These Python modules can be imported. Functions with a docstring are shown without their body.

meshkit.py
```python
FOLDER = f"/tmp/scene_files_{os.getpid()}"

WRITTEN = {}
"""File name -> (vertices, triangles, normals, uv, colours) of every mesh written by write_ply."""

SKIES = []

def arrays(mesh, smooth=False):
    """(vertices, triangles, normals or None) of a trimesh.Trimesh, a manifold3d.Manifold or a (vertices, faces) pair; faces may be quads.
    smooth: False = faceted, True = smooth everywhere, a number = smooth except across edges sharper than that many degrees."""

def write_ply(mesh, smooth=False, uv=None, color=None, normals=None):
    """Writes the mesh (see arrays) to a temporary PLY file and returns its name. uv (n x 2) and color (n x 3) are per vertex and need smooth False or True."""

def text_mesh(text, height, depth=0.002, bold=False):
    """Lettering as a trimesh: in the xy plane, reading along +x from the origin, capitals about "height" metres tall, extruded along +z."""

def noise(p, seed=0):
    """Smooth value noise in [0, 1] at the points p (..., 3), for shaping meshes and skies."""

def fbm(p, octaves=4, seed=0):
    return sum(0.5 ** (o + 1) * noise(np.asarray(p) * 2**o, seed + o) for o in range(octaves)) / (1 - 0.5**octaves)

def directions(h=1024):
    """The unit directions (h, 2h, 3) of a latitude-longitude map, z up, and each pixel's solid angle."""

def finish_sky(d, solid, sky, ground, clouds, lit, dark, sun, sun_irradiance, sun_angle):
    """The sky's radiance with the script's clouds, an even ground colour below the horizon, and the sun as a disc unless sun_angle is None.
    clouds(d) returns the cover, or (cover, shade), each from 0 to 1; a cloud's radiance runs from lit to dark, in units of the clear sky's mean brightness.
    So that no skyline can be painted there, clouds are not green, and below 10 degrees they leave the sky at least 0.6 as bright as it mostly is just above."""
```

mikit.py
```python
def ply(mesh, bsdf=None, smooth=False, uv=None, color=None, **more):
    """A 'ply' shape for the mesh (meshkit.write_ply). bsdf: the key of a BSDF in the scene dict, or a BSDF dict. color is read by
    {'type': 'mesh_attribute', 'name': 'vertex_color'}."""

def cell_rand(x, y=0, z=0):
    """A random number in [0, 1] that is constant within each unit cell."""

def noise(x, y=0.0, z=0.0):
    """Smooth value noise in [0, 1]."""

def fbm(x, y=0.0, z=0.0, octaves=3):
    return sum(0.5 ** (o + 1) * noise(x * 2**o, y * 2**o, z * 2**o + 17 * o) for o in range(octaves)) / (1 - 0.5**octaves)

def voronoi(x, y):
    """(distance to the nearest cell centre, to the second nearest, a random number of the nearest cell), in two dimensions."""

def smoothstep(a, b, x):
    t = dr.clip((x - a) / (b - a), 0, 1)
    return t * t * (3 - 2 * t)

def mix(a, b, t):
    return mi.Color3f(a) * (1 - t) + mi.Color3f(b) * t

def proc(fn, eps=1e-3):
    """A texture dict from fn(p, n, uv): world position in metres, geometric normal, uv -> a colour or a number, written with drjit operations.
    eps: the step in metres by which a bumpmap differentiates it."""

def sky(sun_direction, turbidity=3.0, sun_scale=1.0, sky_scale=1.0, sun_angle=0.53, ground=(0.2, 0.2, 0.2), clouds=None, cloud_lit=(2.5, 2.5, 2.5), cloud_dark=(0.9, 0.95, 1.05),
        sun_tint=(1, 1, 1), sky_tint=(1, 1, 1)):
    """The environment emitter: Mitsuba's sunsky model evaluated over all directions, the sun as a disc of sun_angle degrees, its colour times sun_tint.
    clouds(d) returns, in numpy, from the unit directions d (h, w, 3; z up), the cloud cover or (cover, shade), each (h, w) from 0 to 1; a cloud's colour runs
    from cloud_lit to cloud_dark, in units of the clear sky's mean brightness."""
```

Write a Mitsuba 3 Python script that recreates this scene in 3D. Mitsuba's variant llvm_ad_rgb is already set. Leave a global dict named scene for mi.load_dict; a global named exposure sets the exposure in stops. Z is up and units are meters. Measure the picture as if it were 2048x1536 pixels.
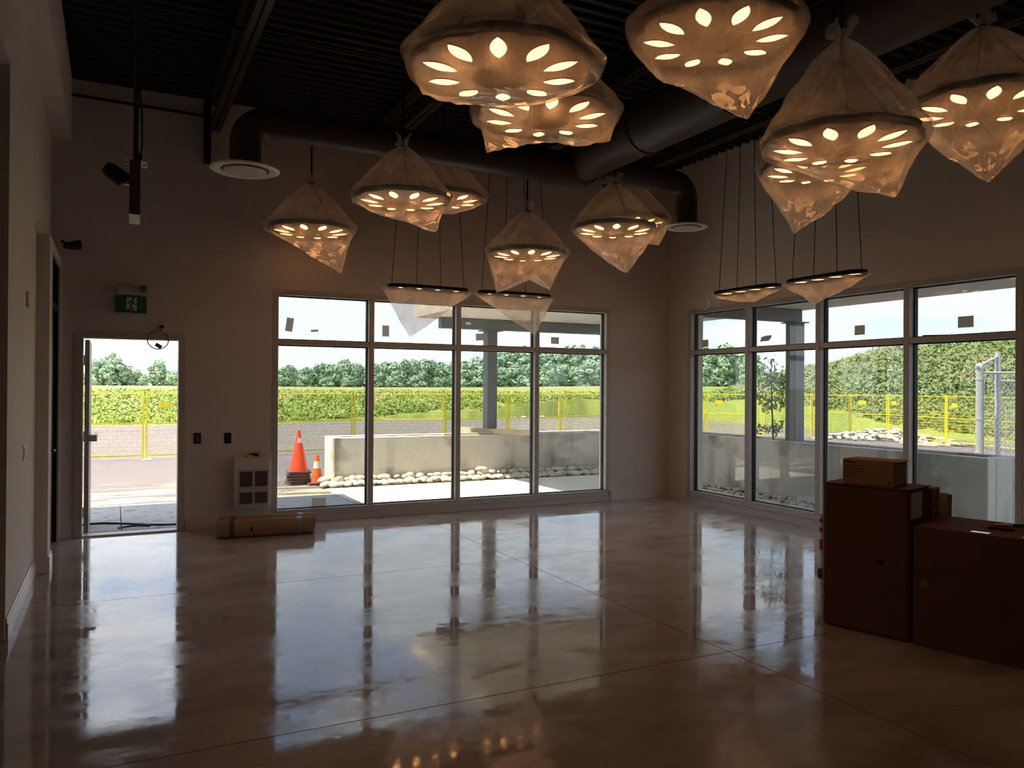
import math, random
import numpy as np, trimesh, drjit as dr, mitsuba as mi
import shapely.geometry as sg
import mikit, meshkit
from mikit import proc, noise, fbm, voronoi, cell_rand, smoothstep, mix, ply

T = mi.ScalarTransform4f
PI = math.pi
scene, labels = {}, {}
rng = np.random.default_rng(7)

# ---------------------------------------------------------------- camera, sky, sun, exposure
CAM_Z, YAW, PITCH, ROLL, FPX = 1.6, 26.6525, 0.254, 0.3774, 1583.3
ya, pi_, ro = (math.radians(v) for v in (YAW, PITCH, ROLL))
fw = np.array([math.sin(ya) * math.cos(pi_), math.cos(ya) * math.cos(pi_), math.sin(pi_)])
rt = np.array([math.cos(ya), -math.sin(ya), 0.0])
up = np.cross(rt, fw)
up = -math.sin(ro) * rt + math.cos(ro) * up
eye = np.array([0, 0, CAM_Z])
scene['camera'] = {'type': 'perspective', 'fov': 2 * math.degrees(math.atan(1024 / FPX)), 'fov_axis': 'x', 'near_clip': 0.05, 'far_clip': 3000.0,
                   'to_world': T().look_at(origin=eye.tolist(), target=(eye + fw).tolist(), up=up.tolist())}
exposure = 3.3
LAMP = 0.60          # radiance of a lamp's lens
SUN = (-0.45, 0.02, 0.89)


def clouds(d):
    z = np.maximum(d[..., 2], 0.02)
    q = np.stack([d[..., 0] / (z + 0.18), d[..., 1] / (z + 0.18), d[..., 0] * 0 + 3.1], -1)
    n = meshkit.fbm(q * 2.1, 6, 4)
    cover = np.clip((n - 0.41) / 0.15, 0, 1)
    haze = np.clip(1 - d[..., 2] / 0.55, 0, 1) * 0.72
    shade = np.clip((meshkit.fbm(q * 1.7 + 9, 4, 8) - 0.45) * 1.6, 0, 0.5)
    return np.clip(cover * 0.85 + haze, 0, 0.97), shade


scene['sky'] = mikit.sky(SUN, turbidity=3.5, sun_scale=1.0, sky_scale=1.0, ground=(0.2, 0.2, 0.16), clouds=clouds, cloud_lit=(1.88, 1.93, 2.0), cloud_dark=(1.62, 1.70, 1.80))


# ---------------------------------------------------------------- materials
def prin(key, color, rough=0.6, spec=0.4, metal=0.0, two=True, bump=None, scale=0.0, **k):
    c = color if isinstance(color, dict) else {'type': 'rgb', 'value': list(color)}
    r = rough if isinstance(rough, dict) else float(rough)
    b = {'type': 'principled', 'base_color': c, 'roughness': r, 'specular': spec, 'metallic': metal, **k}
    if bump:
        b = {'type': 'bumpmap', 'arbitrary': bump, 'scale': scale, 'bsdf': b}
    scene[key] = {'type': 'twosided', 'bsdf': b} if two else b


def diffuse(key, color):
    c = color if isinstance(color, dict) else {'type': 'rgb', 'value': list(color)}
    scene[key] = {'type': 'twosided', 'bsdf': {'type': 'diffuse', 'reflectance': c}}


def f_wall(p, n, uv):
    v = fbm(p.x * 1.3 + p.y * 1.1, p.z * 1.2, 3.0, 3)
    return mix((0.66, 0.62, 0.58), (0.71, 0.67, 0.625), v)


def f_floor(p, n, uv):
    a = fbm(p.x * 0.9 + 5, p.y * 0.9, 1.0, 4)
    b = fbm(p.x * 3.1, p.y * 6.0, 7.0, 4)
    c = noise(p.x * 60, p.y * 60, 2.0)
    w = fbm(p.x * 2.2 + 3, p.y * 2.2, 11.0, 3)
    vein = smoothstep(0.018, 0.0, dr.abs(w - 0.52)) * smoothstep(0.45, 0.7, fbm(p.x * 0.7, p.y * 0.7, 5.0, 2))
    col = mix((0.27, 0.232, 0.205), (0.44, 0.395, 0.36), smoothstep(0.25, 0.75, a * 0.55 + b * 0.45))
    col = col * (0.93 + 0.14 * c)
    return mix(col, (0.24, 0.17, 0.14), vein * 0.12)


def f_floor_rough(p, n, uv):
    b = 0.6 * fbm(p.x * 2.5, p.y * 4.0, 4.0, 4) + 0.4 * fbm(p.x * 9.0, p.y * 16.0, 8.0, 3)
    return 0.04 + 0.12 * smoothstep(0.35, 0.68, b)


def f_floor_bump(p, n, uv):
    return fbm(p.x * 2.2, p.y * 3.2, 9.0, 3) + 0.12 * noise(p.x * 25, p.y * 25, 1.0)


def f_conc(p, n, uv):
    s = p.x + p.y
    streak = smoothstep(0.52, 0.75, fbm(s * 2.6, p.z * 0.55, 3.0, 4))
    blot = smoothstep(0.56, 0.68, fbm(s * 1.7 + 4, p.z * 2.3, 8.0, 4))
    fine = noise(s * 40, p.z * 40, p.x * 40)
    col = mix((0.72, 0.70, 0.63), (0.64, 0.62, 0.55), fbm(s * 0.8, p.z, 1.0, 3))
    col = mix(col, (0.32, 0.29, 0.22), 0.5 * streak + 0.5 * blot)
    return col * (0.94 + 0.12 * fine)


def f_pad(p, n, uv):
    d = smoothstep(0.45, 0.72, fbm(p.x * 1.3, p.y * 2.0, 2.0, 4)) * smoothstep(3.9, 2.9, p.x)
    return mix(mix((0.56, 0.55, 0.52), (0.62, 0.61, 0.58), fbm(p.x * 2, p.y * 2, 0.0, 3)), (0.42, 0.34, 0.24), d)


def f_apron(p, n, uv):
    d = smoothstep(0.60, 0.72, fbm(p.x * 14, p.y * 9.0, 2.0, 4))
    return mix(mix((0.36, 0.36, 0.36), (0.46, 0.46, 0.45), fbm(p.x * 2, p.y * 2, 0.0, 3)), (0.26, 0.22, 0.17), d * 0.7)


def f_asph(p, n, uv):
    near = smoothstep(15.0, 11.7, p.y) * smoothstep(5.0, 3.2, p.x)
    st = smoothstep(0.53, 0.60, fbm(p.x * 1.6 + p.y * 0.6, p.y * 6.5, 2.0, 4))
    base = mix((0.108, 0.10, 0.105), (0.13, 0.122, 0.127), fbm(p.x * 0.25, p.y * 0.6, 0.0, 3))
    base = base * (0.95 + 0.1 * noise(p.x * 40, p.y * 40, 0.5))
    return mix(base, (0.48, 0.38, 0.24), st * near * 0.85)


def f_field(p, n, uv):
    r = dr.sqrt(p.x * p.x + p.y * p.y)
    a = fbm(p.x * 0.30, p.y * 0.09, 3.0, 4)
    b = fbm(p.x * 1.4, p.y * 0.9, 6.0, 3)
    verge = mix((0.19, 0.27, 0.075), (0.26, 0.32, 0.10), b)
    far = mix((0.33, 0.28, 0.13), (0.26, 0.32, 0.12), a)
    return mix(verge, far, smoothstep(44.0, 52.0, r) * smoothstep(36.0, 30.0, p.x - p.y * 0.25))


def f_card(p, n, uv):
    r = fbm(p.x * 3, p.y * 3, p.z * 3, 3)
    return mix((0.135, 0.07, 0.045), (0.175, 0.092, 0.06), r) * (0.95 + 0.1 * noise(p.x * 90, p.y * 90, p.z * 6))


def f_bagw(p, n, uv):
    a = fbm(p.x * 9, p.y * 9, p.z * 9, 4)
    d1, d2, _ = voronoi(p.x * 5.5 + p.z * 2.3, p.y * 5.5 - p.z * 3.1)
    e1, e2, _ = voronoi(p.x * 9.0 - p.y * 5.0, p.z * 4.0 + p.y * 3.0)
    ridge = smoothstep(0.06, 0.0, d2 - d1) + smoothstep(0.05, 0.0, e2 - e1)
    return dr.clip(0.17 + 0.28 * a + 0.08 * ridge, 0, 1)


def f_hazetree(p, n, uv):
    return mix((0.25, 0.37, 0.28), (0.42, 0.57, 0.40), noise(p.x * 1.1, p.y * 1.1, p.z * 1.3))  # foliage colour paled and blued, painting in the haze of distance


def f_mound(p, n, uv):
    a = noise(p.x * 1.5, p.y * 1.5, p.z * 1.5)
    return mix(mix((0.175, 0.24, 0.10), (0.22, 0.29, 0.13), a), (0.28, 0.29, 0.16), smoothstep(0.58, 0.8, fbm(p.x * 0.9, p.y * 0.5, 4.0, 3)))


def f_weed(p, n, uv):
    a = noise(p.x * 2.5, p.y * 2.5, 1.0)
    return mix(mix((0.22, 0.315, 0.085), (0.29, 0.385, 0.115), a), (0.38, 0.41, 0.17), smoothstep(0.58, 0.8, fbm(p.x * 0.9, p.y * 0.5, 4.0, 3)))


prin('m_wall', proc(f_wall), 0.75, 0.25)
prin('m_trim', (0.70, 0.66, 0.62), 0.35, 0.45)
prin('m_floor', proc(f_floor), proc(f_floor_rough), 1.0, bump=proc(f_floor_bump, eps=0.01), scale=0.0008, clearcoat=1.0, clearcoat_gloss=0.97)
prin('m_deck', (0.018, 0.018, 0.022), 0.6, 0.3)
prin('m_joist', (0.040, 0.037, 0.032), 0.5, 0.4)
prin('m_duct', (0.055, 0.050, 0.045), 0.5, 0.4)
prin('m_white', (0.75, 0.72, 0.68), 0.4, 0.5)
prin('m_offwhite', (0.55, 0.50, 0.45), 0.45, 0.4)
prin('m_grille', (0.13, 0.12, 0.125), 0.6, 0.3)
prin('m_black', (0.012, 0.012, 0.014), 0.45, 0.4)
prin('m_blackdoor', (0.010, 0.011, 0.014), 0.4, 0.5)
prin('m_alu', (0.50, 0.48, 0.46), 0.4, 0.5)
prin('m_gasket', (0.015, 0.02, 0.02), 0.5, 0.3)
prin('m_doorgrey', (0.22, 0.22, 0.23), 0.45, 0.4)
prin('m_steel', (0.17, 0.19, 0.21), 0.55, 0.4)
prin('m_soffit', (0.66, 0.64, 0.58), 0.8, 0.2)
prin('m_conc', proc(f_conc), 0.85, 0.2)
prin('m_pad', proc(f_pad), 0.85, 0.2)
prin('m_apron', proc(f_apron), 0.7, 0.3)
prin('m_asph', proc(f_asph), 0.85, 0.2)
diffuse('m_field', proc(f_field))
diffuse('m_soil', (0.10, 0.075, 0.05))
for i, c in enumerate([(0.66, 0.61, 0.50), (0.72, 0.69, 0.60), (0.60, 0.55, 0.45)]):
    diffuse(f'm_rock{i}', c)
prin('m_fence', (0.74, 0.65, 0.03), 0.45, 0.4)
prin('m_galv', (0.52, 0.54, 0.56), 0.4, 0.5, metal=0.3)
prin('m_cone', (0.85, 0.085, 0.035), 0.5, 0.4)
prin('m_cone2', (0.88, 0.14, 0.03), 0.5, 0.4)
prin('m_band', (0.68, 0.66, 0.58), 0.5, 0.4)
prin('m_rubber', (0.10, 0.085, 0.08), 0.7, 0.3)
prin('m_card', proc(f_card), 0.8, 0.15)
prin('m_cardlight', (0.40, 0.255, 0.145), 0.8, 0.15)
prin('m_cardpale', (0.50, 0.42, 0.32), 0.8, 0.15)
prin('m_print', (0.055, 0.035, 0.025), 0.8, 0.1)
prin('m_paper', (0.78, 0.77, 0.74), 0.8, 0.1)
scene['m_tag'] = {'type': 'principledthin', 'base_color': {'type': 'rgb', 'value': [0.95, 0.93, 0.92]}, 'roughness': 0.5, 'diff_trans': 1.5, 'spec_trans': 0.0}
prin('m_slip', (0.82, 0.82, 0.82), 0.15, 1.0)
scene['m_sticker'] = {'type': 'principledthin', 'base_color': {'type': 'rgb', 'value': [0.50, 0.46, 0.385]}, 'roughness': 0.7, 'diff_trans': 0.9, 'spec_trans': 0.0}
prin('m_yellow', (0.26, 0.18, 0.02), 0.7, 0.2)
prin('m_red', (0.35, 0.03, 0.03), 0.6, 0.3)
prin('m_tube', (0.36, 0.235, 0.13), 0.7, 0.2)
prin('m_tape', (0.30, 0.31, 0.42), 0.3, 0.5)
prin('m_tapedark', (0.09, 0.09, 0.10), 0.3, 0.5)
prin('m_green', (0.015, 0.16, 0.085), 0.4, 0.4)
prin('m_plate', (0.30, 0.215, 0.15), 0.32, 0.5, metal=0.5)
prin('m_rim', (0.006, 0.004, 0.003), 0.7, 0.15)
prin('m_wood', (0.56, 0.47, 0.33), 0.8, 0.2)
diffuse('m_bark', (0.10, 0.075, 0.05))
scene['m_hazeleaf'] = {'type': 'twosided', 'bsdf': {'type': 'diffuse', 'reflectance': proc(f_hazetree)}}  # distant crowns, haze mixed into the leaf colour
scene['m_weed'] = {'type': 'twosided', 'bsdf': {'type': 'diffuse', 'reflectance': proc(f_weed)}}
scene['m_mound'] = {'type': 'twosided', 'bsdf': {'type': 'diffuse', 'reflectance': proc(f_mound)}}
diffuse('m_flower', (0.80, 0.80, 0.74))
diffuse('m_sapleaf', (0.26, 0.40, 0.12))
diffuse('m_hedge', (0.13, 0.25, 0.05))
scene['m_glass'] = {'type': 'thindielectric', 'int_ior': 1.5, 'specular_transmittance': {'type': 'rgb', 'value': [0.555, 0.59, 0.585]}}
scene['m_bag'] = {'type': 'blendbsdf', 'weight': proc(f_bagw),
                  'a': {'type': 'thindielectric', 'int_ior': 1.18},
                  'b': {'type': 'principledthin', 'base_color': {'type': 'rgb', 'value': [0.93, 0.90, 0.86]}, 'roughness': 0.38, 'diff_trans': 1.05, 'spec_trans': 0.0, 'eta': 1.4}}
prin('m_lens', (0.9, 0.85, 0.75), 0.4, 0.4)


# ---------------------------------------------------------------- helpers
def key_for(name, parent=None):
    base = (parent + '__' if parent else '') + name
    used = lambda k: k in scene or k in labels or any(s.startswith(k + '__') for s in thing_keys)
    if base not in KEYS:
        KEYS[base] = 0
        return base
    KEYS[base] += 1
    return f'{base}_{KEYS[base]:03d}'


KEYS, thing_keys = {}, []


def put(name, shape, parent=None, label=None, cat=None, group=None, kind=None):
    k = key_for(name, parent)
    scene[k] = shape
    tagk(k, label, cat, group, kind)
    return k


def tagk(k, label=None, cat=None, group=None, kind=None):
    d = {a: b for a, b in (('label', label), ('category', cat), ('group', group), ('kind', kind)) if b}
    if d:
        labels[k] = d
    return k


def thing(name, label, cat, group=None, kind=None):
    return tagk(key_for(name), label, cat, group, kind)


def shp(mesh, mat, smooth=False, **k):
    return ply(mesh, mat, smooth, **k)


def moved(shape, M):
    return {**shape, 'to_world': M}


def box(x0, x1, y0, y1, z0, z1, ch=0.0):
    lo, hi = np.minimum([x0, y0, z0], [x1, y1, z1]), np.maximum([x0, y0, z0], [x1, y1, z1])
    c, h = (lo + hi) / 2, (hi - lo) / 2
    if ch <= 0:
        m = trimesh.creation.box(extents=2 * h)
        m.apply_translation(c)
        return m
    ch = min(ch, 0.45 * 2 * h.min())
    pts = []
    for s in np.ndindex(2, 2, 2):
        sg_ = np.array(s) * 2 - 1
        for a in range(3):
            q = h - ch
            q = q.copy()
            q[a] = h[a]
            pts.append(sg_ * q + c)
    return trimesh.convex.convex_hull(np.array(pts))


def cat_(*ms):
    return trimesh.util.concatenate([m for m in ms])


def tube(path, r, sides=8, caps=True):
    p = np.asarray(path, float)
    t = np.gradient(p, axis=0)
    t /= np.linalg.norm(t, axis=1, keepdims=True) + 1e-12
    ref = np.eye(3)[np.argmin(np.abs(t).max(0) + [2e-3, 1e-3, 0])]
    a = np.cross(t, ref)
    a /= np.linalg.norm(a, axis=1, keepdims=True) + 1e-12
    b = np.cross(t, a)
    ang = np.arange(sides) * 2 * PI / sides
    rr = np.broadcast_to(np.asarray(r, float), (len(p),))
    v = p[:, None] + rr[:, None, None] * (np.cos(ang)[None, :, None] * a[:, None] + np.sin(ang)[None, :, None] * b[:, None])
    n = len(p)
    f = []
    for i in range(n - 1):
        for j in range(sides):
            k = (j + 1) % sides
            f += [[i * sides + j, i * sides + k, (i + 1) * sides + k], [i * sides + j, (i + 1) * sides + k, (i + 1) * sides + j]]
    v = v.reshape(-1, 3)
    if caps:
        v = np.vstack([v, p[0], p[-1]])
        for j in range(sides):
            k = (j + 1) % sides
            f += [[n * sides, k, j], [n * sides + 1, (n - 1) * sides + j, (n - 1) * sides + k]]
    m = trimesh.Trimesh(v, np.array(f), process=False)
    if m.volume < 0:
        m.invert()
    return m


def lathe(prof, n=32, close=False):
    """prof: (r, z) pairs; revolved about z."""
    prof = np.asarray(prof, float)
    ang = np.arange(n) * 2 * PI / n
    v = np.stack([prof[:, None, 0] * np.cos(ang), prof[:, None, 0] * np.sin(ang), np.broadcast_to(prof[:, None, 1], (len(prof), n))], -1).reshape(-1, 3)
    f = []
    m = len(prof)
    for i in range(m if close else m - 1):
        k = (i + 1) % m
        for j in range(n):
            l = (j + 1) % n
            f += [[i * n + j, k * n + l, k * n + j], [i * n + j, i * n + l, k * n + l]]
    me = trimesh.Trimesh(v, np.array(f), process=False)
    return me


def extr(poly, h, z0=0.0):
    m = cat_(*[trimesh.creation.extrude_polygon(g, h, engine='earcut') for g in getattr(poly, 'geoms', [poly]) if g.area > 1e-9])
    m.apply_translation([0, 0, z0])
    return m


def rot(m, axis, deg, about=(0, 0, 0)):
    m = m.copy()
    m.apply_transform(trimesh.transformations.rotation_matrix(math.radians(deg), axis, about))
    return m


def mv(m, x, y, z):
    m = m.copy()
    m.apply_translation([x, y, z])
    return m


# ---------------------------------------------------------------- room shell
YB, XR, XL, ZC = 9.40, 7.30, -0.60, 4.78
WB, WR = 0.28, 0.28
DX0, DX1, DZ = -0.33, 0.66, 2.12            # door opening
W1X0, W1X1, WZ = 1.62, 6.28, 2.72
W2Y0, W2Y1 = 4.30, 8.97

put('floor', shp(box(-3.6, XR + 0.02, -4.2, YB + 0.02, -0.25, -0.05), 'm_conc'), kind='structure', label='polished concrete floor of the empty room')
xs, ys = [-3.6, 0.05 - 3.3, 3.352, XR], [-4.2, 0.9, 3.72, 6.60, YB + 0.005]
for i, (xa, xb) in enumerate([(-3.6, 3.352), (3.352, XR)]):
    for ya_, yb_ in zip(ys[:-1], ys[1:]):
        put('slab', shp(box(xa + 0.003, xb - 0.003, ya_ + 0.003, yb_ - 0.003, -0.05, 0.0), 'm_floor'), parent='floor')

back = cat_(box(-0.9, DX0, YB, YB + WB, 0, ZC + 0.3), box(DX0, DX1, YB, YB + WB, DZ, ZC + 0.3), box(DX1, W1X0, YB, YB + WB, 0, ZC + 0.3),
            box(W1X0, W1X1, YB, YB + WB, WZ, ZC + 0.3), box(W1X1, XR + WR, YB, YB + WB, 0, ZC + 0.3))
put('wall_back', shp(back, 'm_wall'), kind='structure', label='beige back wall with a door opening and a wide window')
right = cat_(box(XR, XR + WR, W2Y1, YB, 0, ZC + 0.3), box(XR, XR + WR, W2Y0, W2Y1, WZ, ZC + 0.3), box(XR, XR + WR, -4.4, W2Y0, 0, ZC + 0.3))
put('wall_right', shp(right, 'm_wall'), kind='structure', label='beige right wall with a wide window')
LD0, LD1, LDZ = 8.12, 9.30, 2.80
left = cat_(box(XL - 0.3, XL, 5.84, 7.80, 0, 2.88), box(XL - 0.3, XL, 5.84, YB, 2.88, ZC + 0.3), box(XL - 0.08, XL, 1.2, 5.84, 3.60, ZC + 0.3), box(XL - 0.3, XL, -4.4, 1.2, 0, ZC + 0.3),
            box(XL - 0.3, -0.50, 7.78, LD0, 0, 2.879), box(XL - 0.3, -0.50, LD1, YB, 0, 2.879), box(XL - 0.3, -0.50, LD0, LD1, LDZ, 2.879),
            box(XL - 0.3, XL - 0.1, LD0, LD1, 0, LDZ))
put('wall_left', shp(left, 'm_wall'), kind='structure', label='beige left wall with a tall opening and a black door')
put('wall_recess', shp(cat_(box(-3.6, XL - 0.3, 5.84, 5.99, 0, ZC), box(-3.75, -3.6, -4.2, 5.99, 0, ZC)), 'm_wall'), kind='structure', label='walls of the dark space beyond the tall opening')
put('wall_front', shp(box(-3.75, XR + WR, -4.4, -4.2, 0, ZC + 0.3), 'm_wall'), kind='structure')
soff = cat_(box(XL - 0.05, -0.42, -4.2, YB, 4.14, ZC + 0.05))
put('trim_1', shp(soff, 'm_wall'), kind='structure', label='boxed bulkhead along the top of the left wall')

# corrugated roof deck
prof, y = [], -4.4
while y < YB + 0.1:
    prof += [(y, ZC), (y + 0.055, ZC), (y + 0.07, ZC + 0.045), (y + 0.135, ZC + 0.045), (y + 0.15, ZC)]
    y += 0.15
prof = np.array(prof)
N = len(prof)
v = np.vstack([np.c_[np.full(N, -3.7), prof], np.c_[np.full(N, XR + 0.02), prof], np.c_[np.full(N, -3.7), prof[:, 0], prof[:, 1] + 0.02], np.c_[np.full(N, XR + 0.02), prof[:, 0], prof[:, 1] + 0.02]])
f = []
for i in range(N - 1):
    f += [[i, i + 1, N + i + 1], [i, N + i + 1, N + i], [2 * N + i, 3 * N + i + 1, 2 * N + i + 1], [2 * N + i, 3 * N + i, 3 * N + i + 1]]
put('ceiling', shp(trimesh.Trimesh(v, np.array(f), process=False), 'm_deck'), kind='structure', label='black corrugated metal roof deck')
put('ceiling__roofing', shp(box(-3.8, XR + WR, -4.4, YB + WB, ZC + 0.08, ZC + 0.35), 'm_deck'))


def base(name, x0, x1, y0, y1):
    return box(x0, x1, y0, y1, 0, 0.125, 0.006)


def baseboard(side, segs):
    kb = tagk(key_for('baseboard_' + side), kind='structure', label='painted baseboard along the %s wall' % side)
    for s in segs:
        x0, x1, y0, y1 = s
        thinx = (x1 - x0) < (y1 - y0)
        g = 0.006
        put('board', shp(box(x0, x1, y0, y1, 0, 0.105, 0.003), 'm_trim'), kb)
        if thinx:
            put('cap', shp(box(x0 + (g if side == 'right' else 0), x1 - (0 if side == 'right' else g), y0, y1, 0.105, 0.135, 0.003), 'm_trim'), kb)
        else:
            put('cap', shp(box(x0, x1, y0 + g, y1, 0.105, 0.135, 0.003), 'm_trim'), kb)


baseboard('back', [(-0.50, DX0 - 0.06, YB - 0.018, YB), (DX1 + 0.045, W1X0 - 0.005, YB - 0.018, YB), (W1X1 + 0.01, XR, YB - 0.018, YB)])
baseboard('left', [(XL, XL + 0.018, 5.83, 7.78), (XL, -0.482, 7.762, 7.78), (-0.50, -0.482, 7.78, LD0 - 0.02), (XL - 0.3, XL, 5.822, 5.84)])
baseboard('right', [(XR - 0.018, XR, W2Y1 + 0.01, YB), (XR - 0.018, XR, -4.2, W2Y0 - 0.01)])

# black door in the left wall
kd = tagk(key_for('door_2'), kind='structure', label='black door with a transom panel in the left wall')
put('leaf', shp(box(-0.60, -0.555, LD0 + 0.03, LD1 - 0.03, 0.01, 2.33, 0.004), 'm_blackdoor'), kd)
put('transom_panel', shp(box(-0.60, -0.565, LD0 + 0.03, LD1 - 0.03, 2.40, LDZ - 0.03, 0.004), 'm_blackdoor'), kd)
put('frame', shp(cat_(box(-0.62, -0.52, LD0, LD0 + 0.03, 0, LDZ), box(-0.62, -0.52, LD1 - 0.03, LD1, 0, LDZ), box(-0.62, -0.52, LD0, LD1, LDZ - 0.03, LDZ), box(-0.62, -0.52, LD0, LD1, 2.33, 2.40)), 'm_black'), kd)
put('handle', shp(cat_(mv(rot(trimesh.creation.cylinder(0.028, 0.02, sections=20), [0, 1, 0], 90), -0.545, 8.22, 1.0), tube([(-0.545, 8.22, 1.0), (-0.49, 8.22, 1.0), (-0.485, 8.24, 1.0), (-0.485, 8.35, 1.0)], 0.010)), 'm_black'), kd)

# outside door in the back wall: frame, open leaf, threshold
kd = tagk(key_for('door_1'), kind='structure', label='grey exit door standing open to the outside')
put('frame', shp(cat_(box(DX0 - 0.05, DX0 + 0.035, YB - 0.012, YB + 0.16, 0, DZ + 0.045, 0.004), box(DX1 - 0.035, DX1 + 0.04, YB - 0.012, YB + 0.16, 0, DZ + 0.045, 0.004), box(DX0 - 0.05, DX1 + 0.04, YB - 0.0125, YB + 0.16, DZ - 0.03, DZ + 0.045, 0.004)), 'm_offwhite'), kd)
lf = put('leaf', shp(box(DX0 + 0.045, DX0 + 0.09, YB + 0.17, YB + 1.07, 0.02, DZ - 0.04, 0.003), 'm_doorgrey'), kd)
put('panic_bar', shp(cat_(box(DX0 + 0.09, DX0 + 0.165, YB + 0.22, YB + 0.42, 0.99, 1.06, 0.006), box(DX0 + 0.125, DX0 + 0.165, YB + 0.42, YB + 1.00, 1.0, 1.05, 0.006)), 'm_alu'), lf)
for z in (0.24, 1.05, 1.86):
    put('hinge', shp(tube([(DX0 + 0.04, YB + 0.165, z - 0.055), (DX0 + 0.04, YB + 0.165, z + 0.055)], 0.011), 'm_alu'), kd)
put('threshold', shp(box(DX0 + 0.035, DX1 - 0.035, YB + 0.0, YB + 0.18, 0.0, 0.016, 0.004), 'm_alu'), kd)


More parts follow.
